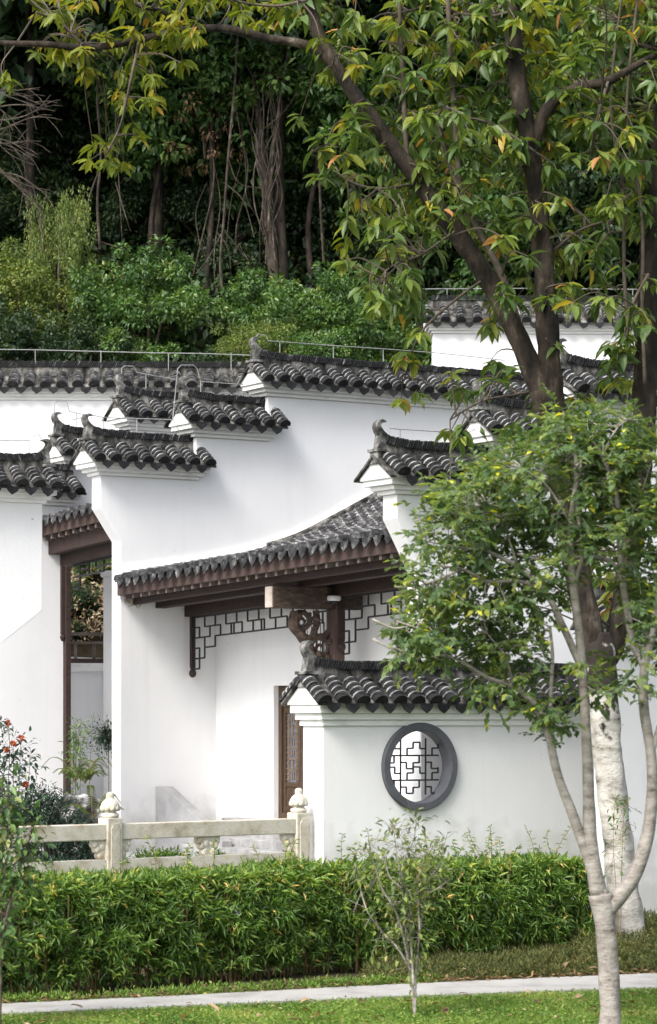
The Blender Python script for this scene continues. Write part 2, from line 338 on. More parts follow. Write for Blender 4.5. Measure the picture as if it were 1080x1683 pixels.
# ------------------------------------------------------------------ tiled copings
def roll_mesh(length, lips=5, r=.094, n=8):
    m = MB(); L = length/lips
    for k in range(lips):
        y0 = k*L; y1 = (k+1)*L+.02
        ra, rb = r*1.08, r*.84
        dz = .0
        A = [(ra*math.cos(math.pi*i/n), y0, dz+ra*math.sin(math.pi*i/n)+.012) for i in range(n+1)]
        B = [(rb*math.cos(math.pi*i/n), y1, dz+rb*math.sin(math.pi*i/n)-.006) for i in range(n+1)]
        I = [(ra*.76*math.cos(math.pi*i/n), y0, dz+ra*.76*math.sin(math.pi*i/n)+.004) for i in range(n+1)]
        if k:
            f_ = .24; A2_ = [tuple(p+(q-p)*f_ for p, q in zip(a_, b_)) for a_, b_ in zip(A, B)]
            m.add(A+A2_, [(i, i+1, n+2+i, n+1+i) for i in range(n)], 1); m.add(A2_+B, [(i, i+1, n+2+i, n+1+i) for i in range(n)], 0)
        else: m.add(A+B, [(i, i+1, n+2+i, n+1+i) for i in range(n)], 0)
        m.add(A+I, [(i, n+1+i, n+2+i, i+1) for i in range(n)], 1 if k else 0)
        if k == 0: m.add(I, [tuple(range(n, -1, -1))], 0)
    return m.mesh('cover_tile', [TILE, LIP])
def drip_mesh(w=.19, h=.125):
    m = MB()
    out = [(-w/2, .035), (-w*.5, -.03), (-w*.41, -h*.52), (-w*.17, -h*.82), (0, -h), (w*.17, -h*.82), (w*.41, -h*.52), (w*.5, -.03), (w/2, .035), (w*.25, .0), (0, -.012), (-w*.25, .0)]
    m.prism(out, -.012, .012, 'y')
    n = 6
    A = [(w/2*math.cos(math.pi+math.pi*i/n), 0, .045+.05*math.sin(math.pi+math.pi*i/n)) for i in range(n+1)]
    B = [(x, .2, z) for x, y, z in A]
    m.add(A+B, [(i, n+1+i, n+2+i, i+1) for i in range(n)])
    return m.mesh('drip_tile', [TILE])
ROLLS = {}
DRIP = drip_mesh()
def horn(parent, x0, zr, yc, sgn, sc=1.0):
    cl = [(.62, -.06, .05), (.42, -.02, .10), (.27, .04, .13), (.14, .11, .135), (.05, .20, .12), (.015, .29, .10), (.04, .355, .08), (.11, .385, .055), (.18, .37, .014)]
    pts = catmull([(a, 0, b) for a, b, c in cl], 4); th = lerps([c for a, b, c in cl], 4)
    m = MB(); up, lo = [], []
    for i, q in enumerate(pts):
        tg = (pts[min(i+1, len(pts)-1)]-pts[max(i-1, 0)]).normalized(); nn = Vector((tg.z, 0, -tg.x))
        up.append(q+nn*th[i]/2); lo.append(q-nn*th[i]/2)
    d = .085*sc
    vs = []
    for a, b in zip(up, lo):
        for q in (a, b):
            for y in (-d, d): vs.append((x0+sgn*q.x*sc, yc+y, zr+q.z*sc))
    fs = []
    for i in range(len(up)-1):
        a, b = i*4, i*4+4
        fs += [(a, a+1, b+1, b), (a+2, b+2, b+3, a+3), (a, b, b+2, a+2), (a+1, a+3, b+3, b+1)]
    fs += [(0, 2, 3, 1)]; e = (len(up)-1)*4; fs += [(e, e+1, e+3, e+2)]
    m.add(vs, fs)
    m.box(x0-.05*sc if sgn > 0 else x0-.17*sc, x0+.17*sc if sgn > 0 else x0+.05*sc, yc-.1, yc+.1, zr-.29, zr-.11)
    m.box(x0-.08*sc if sgn > 0 else x0-.2*sc, x0+.2*sc if sgn > 0 else x0+.08*sc, yc-.13, yc+.13, zr-.13, zr-.09)
    m.prism([(x0-.0*sgn, zr-.09), (x0+.13*sgn, zr-.09), (x0+.11*sgn, zr+.1), (x0+.03*sgn, zr+.12)], yc-.07, yc+.07)
    m.obj('ridge_horn', HORN, parent, bevel=.012)
def coping(root, x0, x1, zc, t, eo=.2, left=True, right=True, hornside='L', rx1=None, rx0=None, pitch=.28, hg=.25, ch=.19, name='coping', both=False):
    """white moulded cornice, low tiled roof and ridge on a wall from x0 to x1 (local), face at y=0, thickness t; cornice starts at zc"""
    yc = t/2
    m = MB(); z = zc
    k = ch/.19
    for e, h in ((.28*eo, .055*k), (.60*eo, .06*k), (.95*eo, .075*k)):
        m.box(x0-(e if left else 0), x1+(e if right else 0), -e, t+e, z, z+h); z += h
    el = eo+.02 if left else 0; er = eo+.02 if right else 0
    m.prism([(-eo-.02, z), (t+eo+.02, z), (t+eo+.02, z+.035), (yc, z+.035+hg), (-eo-.02, z+.035)], x0-el, x1+er, 'x')
    cp = m.obj(name, TRIM, root, bevel=.008)
    half = yc+eo+.02; th = math.atan2(hg, half); za = z+.035+hg
    ov = .07
    # verge slabs
    b = MB(); tn = math.tan(th)
    xl, xr = x0-el-(.05 if left else 0), x1+er+(.02 if right else 0)
    for sg in (-1, 1):
        ye = yc+sg*(half+ov); ze = za-(half+ov)*tn
        b.prism([(yc, za+.004), (ye, ze+.004), (ye, ze+.035), (yc, za+.04)], xl, xr, 'x')
    b.obj('tile_bed', MORTAR, cp)
    Ls = (half+ov)/math.cos(th)
    key = round(Ls, 2)
    if key not in ROLLS: ROLLS[key] = roll_mesh(Ls-.05)
    n = int((xr-xl-.1)/pitch)+1
    off = (xr-xl-(n-1)*pitch)/2
    ze = za-(half+ov)*tn+.045
    for sg in ((-1, 1) if both else (-1,)):
        for i in range(n):
            x = xl+off+i*pitch+random.uniform(-.008, .008)
            rz = 0 if sg < 0 else math.pi
            yy = yc+sg*(half+ov+.015)
            link('cover_tile', ROLLS[key], cp, (x, yy, ze+random.uniform(-.011, .009)), (th+random.uniform(-.035, .03), random.uniform(-.05, .05), rz+random.uniform(-.05, .05)))
            if i < n-1:
                link('drip_tile', DRIP, cp, (x+pitch/2, yy-sg*.01, ze-.012+random.uniform(-.006, .006)), (random.uniform(-.2, .2), random.uniform(-.12, .12), rz+random.uniform(-.08, .08)))
    # ridge
    a = x0-el+.06 if rx0 is None else rx0
    c = (x1+er-.06) if rx1 is None else rx1
    def lift(x):
        q = 0
        if 'L' in hornside: q += .06*max(0, 1-(x-a)/.6)**2
        if 'R' in hornside: q += .06*max(0, 1-(c-x)/.6)**2
        return q
    rm = MB(); N = max(6, int((c-a)/.12))
    for i in range(N):
        xa, xb = a+(c-a)*i/N, a+(c-a)*(i+1)/N
        rm.hexa([(xa, yc-.085, za-.03), (xb, yc-.085, za-.03), (xb, yc+.085, za-.03), (xa, yc+.085, za-.03),
                 (xa, yc-.06, za+.15+lift(xa)), (xb, yc-.06, za+.15+lift(xb)), (xb, yc+.06, za+.15+lift(xb)), (xa, yc+.06, za+.15+lift(xa))])
    rm.obj('ridge_mortar', MORTAR, cp)
    rt = MB(); x = a+.05
    while x < c-.02:
        z0 = za+.145+lift(x); s_ = .05 if hornside != 'R' else -.05
        j = random.uniform(-.008, .008); w = .085+random.uniform(-.006, .006); hh = .105+j
        rt.hexa([(x, yc-w, z0), (x+.02, yc-w, z0), (x+.02, yc+w, z0), (x, yc+w, z0),
                 (x+s_, yc-w*.9, z0+hh), (x+s_+.02, yc-w*.9, z0+hh), (x+s_+.02, yc+w*.9, z0+hh), (x+s_, yc+w*.9, z0+hh)], 0 if random.random() < .8 else 1)
        x += .036
    o = rt.obj('ridge_tiles', [TILE, TILEMID], cp); o['kind'] = 'stuff'
    zr = za+.17
    if 'L' in hornside: horn(cp, a-.05, zr+.035, yc, 1, .72)
    if 'R' in hornside: horn(cp, c+.05, zr+.035, yc, -1, .72)
    return za, cp

def wall_thing(name, label, cat, O, rot=ANG, group=None): return thing(name, label, cat, (O[0], O[1], 0), rot, group)
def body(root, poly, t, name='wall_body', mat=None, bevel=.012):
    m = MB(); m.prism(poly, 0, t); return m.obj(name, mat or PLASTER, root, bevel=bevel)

GW = 'white stepped gable walls with tiled copings'
# --- gable wall A (left side of the gate porch)
OA = G(198, 43.3)
zc1 = hit(OA, 165, 781)[1]; s2, zc2 = hit(OA, 322, 718); s3, zc3 = hit(OA, 440, 651); sE = 12.5
zk0, zk1 = hit(OA, 198, 890)[1], hit(OA, 165, 835)[1]; sk = hit(OA, 165, 835)[0]
A = wall_thing('gable_wall', 'tall white gable wall stepping up in three tiled copings, left of the gate porch', 'gable wall', OA, group=GW)
body(A, [(0, .3), (0, zk0), (sk, zk1), (sk, zc1), (s2, zc1), (s2, zc2), (s3, zc2), (s3, zc3), (sE, zc3), (sE, .3)], .31)
coping(A, sk, s2-.02, zc1, .31, rx1=s2)
coping(A, s2, s3-.02, zc2, .31, rx1=s3)
zaA3, _ = coping(A, s3, sE, zc3, .31)
pp_ = MB(); sp_, zp_ = hit(OA, 203, 988); pp_.prism([(sp_, zp_+.1), (sp_+.02, zp_-.04), (sp_+.09, zp_-.09), (sp_+.2, zp_-.06), (sp_+.26, zp_-.12), (sp_+.36, zp_-.02), (sp_+.34, zp_+.1)], -.003, 0); pp_.obj('peeled_patch', PEEL, A)
# --- gable wall behind A
OA2 = G(113, 47.0)
zd1 = hit(OA2, 113, 770)[1]; t2, zd2 = hit(OA2, 216, 706)
A2 = wall_thing('gable_wall', 'second white gable wall half hidden just behind the tall three-step one', 'gable wall', OA2, group=GW)
t3 = t2+1.75
e0, ez = hit(OA2, 205, 850)
body(A2, [(e0, .3), (e0, ez-.7), (.0, ez+.12), (0, zd1), (t2, zd1), (t2, zd2), (t3, zd2), (t3, .3)], .31)
coping(A2, 0, t2-.02, zd1, .31, rx1=t2)
coping(A2, t2, t3, zd2, .31)
# --- gable wall B (right of the porch)
OB = G(692, 35.8)
kb = hit(OB, 652, 850)[0]; zb0, zb1 = hit(OB, 692, 938)[1], hit(OB, 652, 852)[1]
zB1 = hit(OB, 652, 812)[1]; b2, zB2 = hit(OB, 815, 742); b3, zB3 = hit(OB, 948, 674)
B = wall_thing('gable_wall', 'white gable wall right of the gate porch, stepping up behind the leafy trees', 'gable wall', OB, group=GW)
body(B, [(0, .3), (0, zb0), (kb, zb1), (kb, zB1), (b2, zB1), (b2, zB2), (b3, zB2), (b3, zB3), (11, zB3), (11, .3)], .34)
coping(B, kb, b2-.02, zB1, .34, rx1=b2)
coping(B, b2, b3-.02, zB2, .34, rx1=b3)
coping(B, b3, 11, zB3, .34)
# --- wall C at the left edge, mirrored (corbel to the right)
OC = G(70, 40.6)
zC = hit(OC, 60, 827)[1]; c0, zc_ = hit(OC, 0, 1058); zck = hit(OC, 69, 1003)[1]
c1 = c0-.35; zc1_ = zc_-.28
C = wall_thing('gable_wall', 'bright white corbelled wall end cut by the left edge of the view', 'gable wall', OC, group=GW)
body(C, [(c1-4, .3), (c1, .3), (c1, zc1_), (0, zck), (0, zC), (c1-4, zC)], .31)
coping(C, c1-4, -.0, zC, .31, eo=.17, left=False, hornside='R')
# --- wall behind C with the side passage
OD = G(105, 46.6)
d1, zD = hit(OD, 112, 832)
D_ = wall_thing('gable_wall', 'shaded white wall beside the slim brown post, its low coping peeking out behind', 'gable wall', OD, group=GW)
body(D_, [(-5, .3), (0, .3), (0, zD-.5), (d1, zD-.3), (d1, zD), (-5, zD)], .3)
coping(D_, -5, d1, zD, .3, eo=.18, left=False, hornside='')
# --- back walls seen square-on
OW = (P(-150, 0, 49.5).x, 49.5)
W = wall_thing('courtyard_wall', 'long white wall with a dark tiled coping running below the forest at left', 'wall', OW, R(1.2))
wl = P(418, 0, 49.7).x-OW[0]; zW = P(0, 657, 49.5).z
wa, wb_ = P(100, 0, 49.5).x-OW[0], P(225, 0, 49.5).x-OW[0]; wz = P(0, 905, 49.5).z
body(W, [(0, .3), (wa, .3), (wa, wz), (wb_, wz), (wb_, .3), (wl, .3), (wl, zW), (0, zW)], .4)
coping(W, 0, wl, zW, .4, eo=.14, left=False, hornside='', pitch=.293)
OR = (P(712, 0, 55.5).x, 55.5)
RB = wall_thing('back_hall', 'white hall end under a dark tiled roof, seen between the tree limbs', 'building', OR, R(1.5))
rl = P(1500, 0, 55.5).x-OR[0]; zR = P(0, 548, 55.5).z
body(RB, [(0, 3.4), (rl, 3.4), (rl, zR), (0, zR)], .5)
coping(RB, 0, rl, zR, .5, eo=.14, hornside='', pitch=.33, hg=.33)

# ------------------------------------------------------------------ moon-window wall
sc_, zc_w = hit(OM, 688, 1260); mE = hit(OM, 992, 1100)[0]
zM = hit(OM, 532, 1193)[1]
M = wall_thing('garden_wall', 'low white garden wall with a round lattice window and black tiled coping', 'wall', OM)
tM = .5; r0 = .47; hs = .75
m = MB()
def slab(x0, x1, z0, z1): m.box(x0, x1, 0, tM, z0, z1)
n = 48
def ringpt(a):
    c, s = math.cos(a), math.sin(a); q = hs/max(abs(c), abs(s))
    return (sc_+c*q, zc_w+s*q), (sc_+r0*c, zc_w+r0*s)
angs = [2*math.pi*(i+.5)/n for i in range(n)]
angs = sorted(angs+[math.pi/4+k*math.pi/2 for k in range(4)])
nn = len(angs); vs = []
for a in angs:
    o_, i_ = ringpt(a); k_ = 1.5; vs += [(o_[0], 0, o_[1]), (i_[0], 0, i_[1]), (o_[0], tM, o_[1]), (sc_+(i_[0]-sc_)*k_, tM, zc_w+(i_[1]-zc_w)*k_)]
fs = []
for i in range(nn):
    a, b = i*4, ((i+1) % nn)*4
    fs += [(a, a+1, b+1, b), (a+2, b+2, b+3, a+3), (a+1, a+3, b+3, b+1)]
m.add(vs, fs)
xL, xR, zL, zT = sc_-hs, sc_+hs, zc_w-hs, zc_w+hs
def quad2(x0, x1, z0, z1):
    m.add([(x0, 0, z0), (x1, 0, z0), (x1, 0, z1), (x0, 0, z1)], [(0, 1, 2, 3)]); m.add([(x0, tM, z0), (x1, tM, z0), (x1, tM, z1), (x0, tM, z1)], [(3, 2, 1, 0)])
for x0, x1, z0, z1 in ((0, xL, 0, zM), (xR, mE, 0, zM), (xL, xR, 0, zL), (xL, xR, min(zT, zM-.001), zM)): quad2(x0, x1, z0, z1)
for x in (0, mE): m.add([(x, 0, 0), (x, tM, 0), (x, tM, zM), (x, 0, zM)], [(0, 1, 2, 3)] if x else [(3, 2, 1, 0)])
m.obj('wall_body', PLASTER, M)
m = MB(); m.box(-.012, .0, .03, tM-.03, .2, CZ+(HY-1338)/F*34); m.obj('worn_patch', WORN, M)
coping(M, 0, mE, zM, tM, eo=.13, right=False, hg=.27, ch=.26, pitch=.272, both=True)
# round window
rw = MB()
prof = [(.455, -.05), (.56, -.05), (.56, .02), (.56, .04)]
rw.lathe([(.47, .15), (.455, .15), (.455, -.055), (.47, -.065), (.55, -.065), (.56, -.055), (.56, .01)], 64, (sc_, 0, zc_w), ax='y')
win = rw.obj('round_window_frame', GREYFRAME, M, smooth=False)
lt = MB(); yb = .085; g_ = .108
def inside(x, z): return x*x+z*z < .455**2
segs = set()
def seg(a, b):
    segs.add((a, b))
# meander lattice on a grid of g_
def H(x0, x1, z): segs.add((x0, z, x1, z))
def Vv(x, z0, z1): segs.add((x, z0, x, z1))
Vv(-2, -5, 5); Vv(1.5, -5, 5); H(-5, 5, 1.3); H(-5, 5, -1.6)
for (ox, oz) in ((-2, 1.3), (1.5, 1.3), (-2, -1.6), (1.5, -1.6)):
    for sx in (1, -1):
        for sz in (1, -1):
            pts_ = [(.9, 0), (.9, .85), (1.75, .85), (1.75, 1.5)] if sx*sz > 0 else [(0, .8), (.8, .8), (.8, 1.55), (1.75, 1.55)]
            for a, b in zip(pts_, pts_[1:]): segs.add((ox+sx*a[0], oz+sz*a[1], ox+sx*b[0], oz+sz*b[1]))
for a in segs:
    k = 12; prev = None
    q = [((a[0]+(a[2]-a[0])*i/k)*g_, (a[1]+(a[3]-a[1])*i/k)*g_) for i in range(k+1)]
    run = [w for w in q if inside(*w)]
    if len(run) > 1: lt.bar((sc_+run[0][0], yb+random.uniform(0, .003), zc_w+run[0][1]), (sc_+run[-1][0], yb, zc_w+run[-1][1]), .016, .02)
lt.obj('window_lattice', IRON, win)
# higher wall to the right, behind the trunks
OF = G(992, 33.4)
FW = wall_thing('garden_wall', 'higher white garden wall at the right edge, behind the mottled trunk', 'wall', OF)
zF = hit(OF, 985, 1062)[1]
body(FW, [(0, 0), (7, 0), (7, zF), (0, zF)], .2)
coping(FW, 0, 7, zF, .2, eo=.13, hg=.27, ch=.24, pitch=.272, hornside='')

# ------------------------------------------------------------------ gate porch between A and B
wB = 8.39
GP = thing('gate_porch', 'open gate porch with brown beams and a sagging dark tiled roof', 'porch', (OA[0], OA[1], 0), ANG)
zE0, tilt = hit(OA, 198, 962)[1], .26/8.0            # eave height at A and its rise towards B
sA_, zA_ = hit(OA, 480, 896); sB_, zB_ = hit(OA, 630, 815)
def zprof(s):
    k = [(-.2, zE0+.03), (0.0, zE0+.09), (sA_*.55, zE0+.36), (sA_, zA_), (sB_, zB_), (sB_+2.2, zB_+1.4)]
    for (a, za), (b, zb) in zip(k, k[1:]):
        if s <= b: return za+(zb-za)*(s-a)/(b-a)
    return k[-1][1]
def sm(s): return (zprof(s-.35)+2*zprof(s)+zprof(s+.35))/4 if s > .3 else zprof(s)
sTop = 6.4
bed = MB(); ns = 24
for i in range(ns):
    a, b = -.1+(sTop+.1)*i/ns, -.1+(sTop+.1)*(i+1)/ns
    bed.hexa([(a, 0, sm(a)-.02), (b, 0, sm(b)-.02), (b, -wB, sm(b)-.02+tilt*wB), (a, -wB, sm(a)-.02+tilt*wB),
              (a, 0, sm(a)+.02), (b, 0, sm(b)+.02), (b, -wB, sm(b)+.02+tilt*wB), (a, -wB, sm(a)+.02+tilt*wB)])
roof = bed.obj('roof', TILEMID, GP)
# one long row of overlapping cover tiles, shared by every row
row = MB(); nt = 46; r = .085; nseg = 6
for k in range(nt):
    a = -.16+(sTop+.1)*k/nt; b = -.16+(sTop+.1)*(k+1)/nt+.03
    za, zb = sm(a)+.03, sm(b)+.015
    dr = random.uniform(-.006, .006)
    A_ = [(a, r*math.cos(math.pi*i/nseg)+dr, za+(r+.0)*math.sin(math.pi*i/nseg)) for i in range(nseg+1)]
    B_ = [(b, r*.9*math.cos(math.pi*i/nseg)+dr, zb+r*.86*math.sin(math.pi*i/nseg)) for i in range(nseg+1)]
    I_ = [(a, r*.78*math.cos(math.pi*i/nseg)+dr, za+r*.72*math.sin(math.pi*i/nseg)-.004) for i in range(nseg+1)]
    row.add(A_+B_, [(i, nseg+1+i, nseg+2+i, i+1) for i in range(nseg)], 0)
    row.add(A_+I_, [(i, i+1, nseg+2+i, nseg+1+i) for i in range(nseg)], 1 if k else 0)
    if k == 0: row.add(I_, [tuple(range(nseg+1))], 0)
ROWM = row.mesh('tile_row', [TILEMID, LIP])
nr = int(wB/.28)
DRIPE = drip_mesh(.2, .15); DRIPE.materials.clear(); DRIPE.materials.append(TILEMID)
for i in range(nr):
    w = .16+i*(wB-.2)/nr
    link('tile_row', ROWM, roof, (random.uniform(-.015, .015), -w, tilt*w+random.uniform(-.008, .008)))
    w2 = w+.14
    link('drip_tile', DRIPE, roof, (-.15, -w2, zprof(-.15)+.03+tilt*w2), (random.uniform(-.1, .1)-.15, random.uniform(-.06, .06), -math.pi/2))
# plaster fillet where the roof meets wall A
fl = MB()
for i in range(20):
    a, b = .0+sTop*i/20, sTop*(i+1)/20
    fl.hexa([(a, -.1, sm(a)-.02), (b, -.1, sm(b)-.02), (b, -.003, sm(b)-.02), (a, -.003, sm(a)-.02), (a, -.06, sm(a)+.17), (b, -.06, sm(b)+.17), (b, -.003, sm(b)+.19), (a, -.003, sm(a)+.19)])
fl.obj('flashing', TRIM, roof)
fl = MB()
for i in range(14):
    a, b = 2.6+(sTop-2.6)*i/14, 2.6+(sTop-2.6)*(i+1)/14
    fl.hexa([(a, -.22, sm(a)+.02), (b, -.22, sm(b)+.02), (b, -.102, sm(b)+.02), (a, -.102, sm(a)+.02), (a, -.17, sm(a)+.13), (b, -.17, sm(b)+.13), (b, -.102, sm(b)+.16), (a, -.102, sm(a)+.16)])
fl.obj('verge_mortar', MORTAR, roof)
def pbeam(s0, s1, w0, w1, za, zb, name, mat, parent=GP, bevel=.01):
    """beam running along the eave; za, zb heights at w=0"""
    m = MB(); q = lambda s, w, z: (s, -w, z+tilt*w)
    m.hexa([q(s0, w0, za), q(s1, w0, za), q(s1, w1, za), q(s0, w1, za), q(s0, w0, zb), q(s1, w0, zb), q(s1, w1, zb), q(s0, w1, zb)])
    return m.obj(name, mat, parent, bevel=bevel)
pbeam(-.06, -.02, .0, wB, zE0-.17, zE0+.035, 'fascia_board', FASCIA)
ceil_ = MB()
for a, b in ((-.02, .9), (.9, 1.8)):
    q = lambda s, w, z: (s, -w, z+tilt*w)
    za, zb = sm(a)-.12, sm(b)-.12
    ceil_.hexa([q(a, 0, za), q(b, 0, zb), q(b, wB, zb), q(a, wB, za), q(a, 0, za+.05), q(b, 0, zb+.05), q(b, wB, zb+.05), q(a, wB, za+.05)])
ceil_.obj('soffit_boards', WOOD, GP)
rf = MB(); rf.hexa([(-.015, -.03, zE0-.23), (1.8, -.03, zE0-.02), (1.8, .03, zE0-.02), (-.015, .03, zE0-.23), (-.015, -.03, zE0-.15), (1.8, -.03, zE0+.07), (1.8, .03, zE0+.07), (-.015, .03, zE0-.15)])
RAF = rf.mesh('rafter', RAFTER)
for i in range(nr): link('rafter', RAF, GP, (0, -(.18+i*(wB-.25)/nr), tilt*(.18+i*(wB-.25)/nr)))
z1a = hit(OA, 260, 1000)[1]; z2a = hit(OA, 308, 1014)[1]
pbeam(.62, .80, 0, wB, z1a-.0, z1a+.28, 'purlin', WOOD)
pbeam(1.14, 1.34, 0, wB, z2a, z2a+.30, 'tie_beam', WOOD)
pbeam(.22, .34, 0, wB, zE0-.3, zE0-.12, 'eave_purlin', WOOD)
# column, cantilever beam and carved bracket
S3 = 1.24; OS = (OA[0]+U.x*S3, OA[1]+U.y*S3)
wc = hit(OS, 552, 0, PV)[0]
zt = lambda w: z2a+tilt*w
cb = MB(); cb.lathe([(.16, .4), (.16, .55), (.135, .62), (.13, 2), (.13, zt(wc)+.02)], 20, (S3, -wc, 0)); cb.obj('column', FASCIA, GP, smooth=False)
Dc = OS[1]+PV.y*wc
zcb0 = CZ+(HY-1002)/F*Dc; zcb1 = CZ+(HY-966)/F*Dc
bm = MB(); bm.box(.12, S3+.4, -wc-.11, -wc+.11, zcb0, zcb1); cbm = bm.obj('cantilever_beam', OLDWOOD, GP, bevel=.012)
bm = MB(); bm.box(.105, .1195, -wc-.1, -wc+.1, zcb0+.01, zcb1-.01); bm.obj('beam_end', BEAMEND, cbm)
br = MB()
def spiral(cx, cz, r, turns, a0, sg, n=26):
    return [Vector((cx+r*(1-.82*i/n)*math.cos(a0+sg*turns*2*math.pi*i/n), -wc, cz+r*(1-.82*i/n)*math.sin(a0+sg*turns*2*math.pi*i/n))) for i in range(n+1)]
zb_ = zcb0-.02
sp1 = spiral(.67, zb_-.17, .15, 1.35, 2.2, -1); sp2 = spiral(.98, zb_-.55, .17, 1.35, 2.6, -1)
for sp in (sp1, sp2):
    br.tube(sp, [.042*(1-.5*i/26) for i in range(27)], 8)
body_c = catmull([(.55, -wc, zb_-.02), (.53, -wc, zb_-.22), (.66, -wc, zb_-.38), (.78, -wc, zb_-.5), (.84, -wc, zb_-.68), (.98, -wc, zb_-.78), (1.1, -wc, zb_-.8)], 5)
br.tube(body_c, [.07, .075, .08, .085, .09, .09, .085, .08, .075, .075, .08, .085, .085, .08, .075, .07, .07, .07, .07, .065, .06, .06, .06, .06, .05, .05, .05, .05, .05, .05, .05][:len(body_c)], 8)
br.tube(catmull([(.9, -wc, zb_), (.92, -wc, zb_-.18), (.86, -wc, zb_-.36), (1.02, -wc, zb_-.38), (1.12, -wc, zb_-.3)], 5), .05, 8)
for q in ((.60, .09), (.75, .42), (.93, .63), (.9, .12), (1.08, .68), (1.12, .45)):
    br.lathe([(.0, -.085), (.035, -.075), (.05, -.05), (.05, .05), (.035, .075), (0, .085)], 10, (q[0], -wc, zb_-q[1]), ax='y')
br.obj('carved_bracket', OLDWOOD, cbm, smooth=False)
# hanging lattices under the tie beam
def lattice(w0, w1, name='hanging_lattice'):
    """running-bond fretwork that hangs deeper at both ends"""
    m = MB(); n = 24 if w1-w0 > 3.8 else 20; gu = (w1-w0)/n; gz = .165; th = .025
    dep = [5, 4, 3, 3]+[2]*(n-8)+[3, 3, 4, 5]
    pt = lambda i, r_: (S3, -(w0+i*gu), zt(w0+i*gu)-.02-r_*gz)
    def bar_(a, b): m.bar(pt(*a), pt(*b), th*.8, th)
    for i in range(n):
        for r_ in range(dep[i]+1):
            if r_ == dep[i] or r_ == 0 or (i+2*r_) % 4 != 3: bar_((i, r_), (i+1, r_))
        for r_ in range(dep[i]):
            if (i+r_) % 2 == 0: bar_((i, r_), (i, r_+1))
        lo, hi = sorted((dep[i], dep[i-1] if i else 0))
        if i and lo != hi:
            for r_ in range(lo, hi): bar_((i, r_), (i, r_+1))
        if i % 5 == 2 and dep[i] == 2: bar_((i+.5, 2), (i+.5, 1)); 
    return m.obj(name, IRON, GP)
lattice(.16, wc-.2); lattice(wc+.2, wB-.15)
for w, dz in ((.1, .95), (wc-.17, .75), (wc+.17, .78)):
    hp = MB(); hp.box(S3-.035, S3+.035, -w-.035, -w+.035, zt(w)-dz+.15, zt(w))
    hp.lathe([(.03, .16), (.05, .14), (.03, .11), (.055, .07), (.06, .03), (.045, -.01), (.0, -.03)], 10, (S3, -w, zt(w)-dz))
    hp.obj('hanging_post', WOOD, GP)
# facade with the door
SG = 1.72; OG = (OA[0]+U.x*SG, OA[1]+U.y*SG)
fz1 = z2a+.55
wd0 = hit(OG, 450, 0, PV)[0]; wd1 = wd0+2.3
Dd = OG[1]+PV.y*wd0; zd_top = CZ+(HY-1127)/F*Dd
def fbox(mm, w0, w1, z0, z1, s0=SG, s1=SG+.4): mm.box(s0, s1, -w1, -w0, z0, z1)
fm = MB(); fbox(fm, 0, wd0, .3, fz1); fbox(fm, wd1, wB, .3, fz1); fbox(fm, wd0, wd1, zd_top, fz1); fbox(fm, wd0, wd1, .3, .92)
FAC = thing('gatehouse', 'recessed white gate front behind the porch column, holding the brown door', 'gate', (OA[0], OA[1], 0), ANG)
fm.obj('wall_body', PLASTER, FAC)
zs = .93
dr = MB(); sd = SG+.13
fr = MB()
fr.box(sd-.05, sd+.08, -wd0-.1, -wd0-.002, zs, zd_top-.002); fr.box(sd-.05, sd+.08, -wd1+.002, -wd1+.1, zs, zd_top-.002)
fr.box(sd-.045, sd+.075, -wd1+.1, -wd0-.1, zd_top-.12, zd_top-.003); fr.box(sd-.05, sd+.08, -wd1+.1, -wd0-.1, zs, zs+.1)
fr.obj('door_frame', DOORW, FAC, bevel=.006)
lw = (wd1-wd0-.2)/4
lm = MB(); zb0_, zt0_ = zs+.105, zd_top-.125; st = .07; hh = zt0_-zb0_
lm.box(-.025, .025, -lw+.004, -lw+st, 0, hh); lm.box(-.025, .025, -st, -.004, 0, hh)
rails = [0, .09, .6, .68, .76, .84, hh-.28, hh-.2, hh-.07, hh]
for a, b in ((0, .09), (.40, .47), (hh-.3, hh-.23), (hh-.08, hh)): lm.box(-.023, .023, -lw+st, -st, a, b)
lm.box(-.008, .008, -lw+st, -st, .09, .40); lm.box(-.008, .008, -lw+st, -st, hh-.23, hh-.08)
lm.box(-.016, .0, -lw+st+.05, -st-.05, .14, .35)
LEAFM = lm.mesh('door_leaf', DOORW)
gm = MB(); gm.box(.005, .012, -lw+st, -st, .47, hh-.3); GLM = gm.mesh('door_glass', GLASSY)
pm = MB(); x0_, x1_ = -lw+st, -st; z0_, z1_ = .47, hh-.3; wx = x1_-x0_; hz = z1_-z0_
def lb(x, z, X, Z): pm.bar((0, x0_+x*wx, z0_+z*hz), (0, x0_+X*wx, z0_+Z*hz), .018, .018)
for x in (.22, .78): lb(x, 0, x, 1)
for k in range(7):
    z = k/6
    if 0 < k < 6: lb(.22, z, .78, z)
for k in range(13):
    z = (k+.5)/13
    lb(0, z, .22, z); lb(.78, z, 1, z)
for k in (0, 2, 3, 5):
    for x in (.41, .59): lb(x, k/6+.03, x, (k+1)/6-.03)
for k in (1, 4): lb(.36, (k+.25)/6, .64, (k+.25)/6); lb(.36, (k+.75)/6, .64, (k+.75)/6); lb(.5, (k)/6, .5, (k+1)/6)
PM = pm.mesh('door_lattice', DOORLAT)
for k in range(4):
    lf = link('door_leaf', LEAFM, FAC, (sd+.01, -(wd0+.1+k*lw), zb0_))
    link('door_glass', GLM, lf); link('door_lattice', PM, lf)
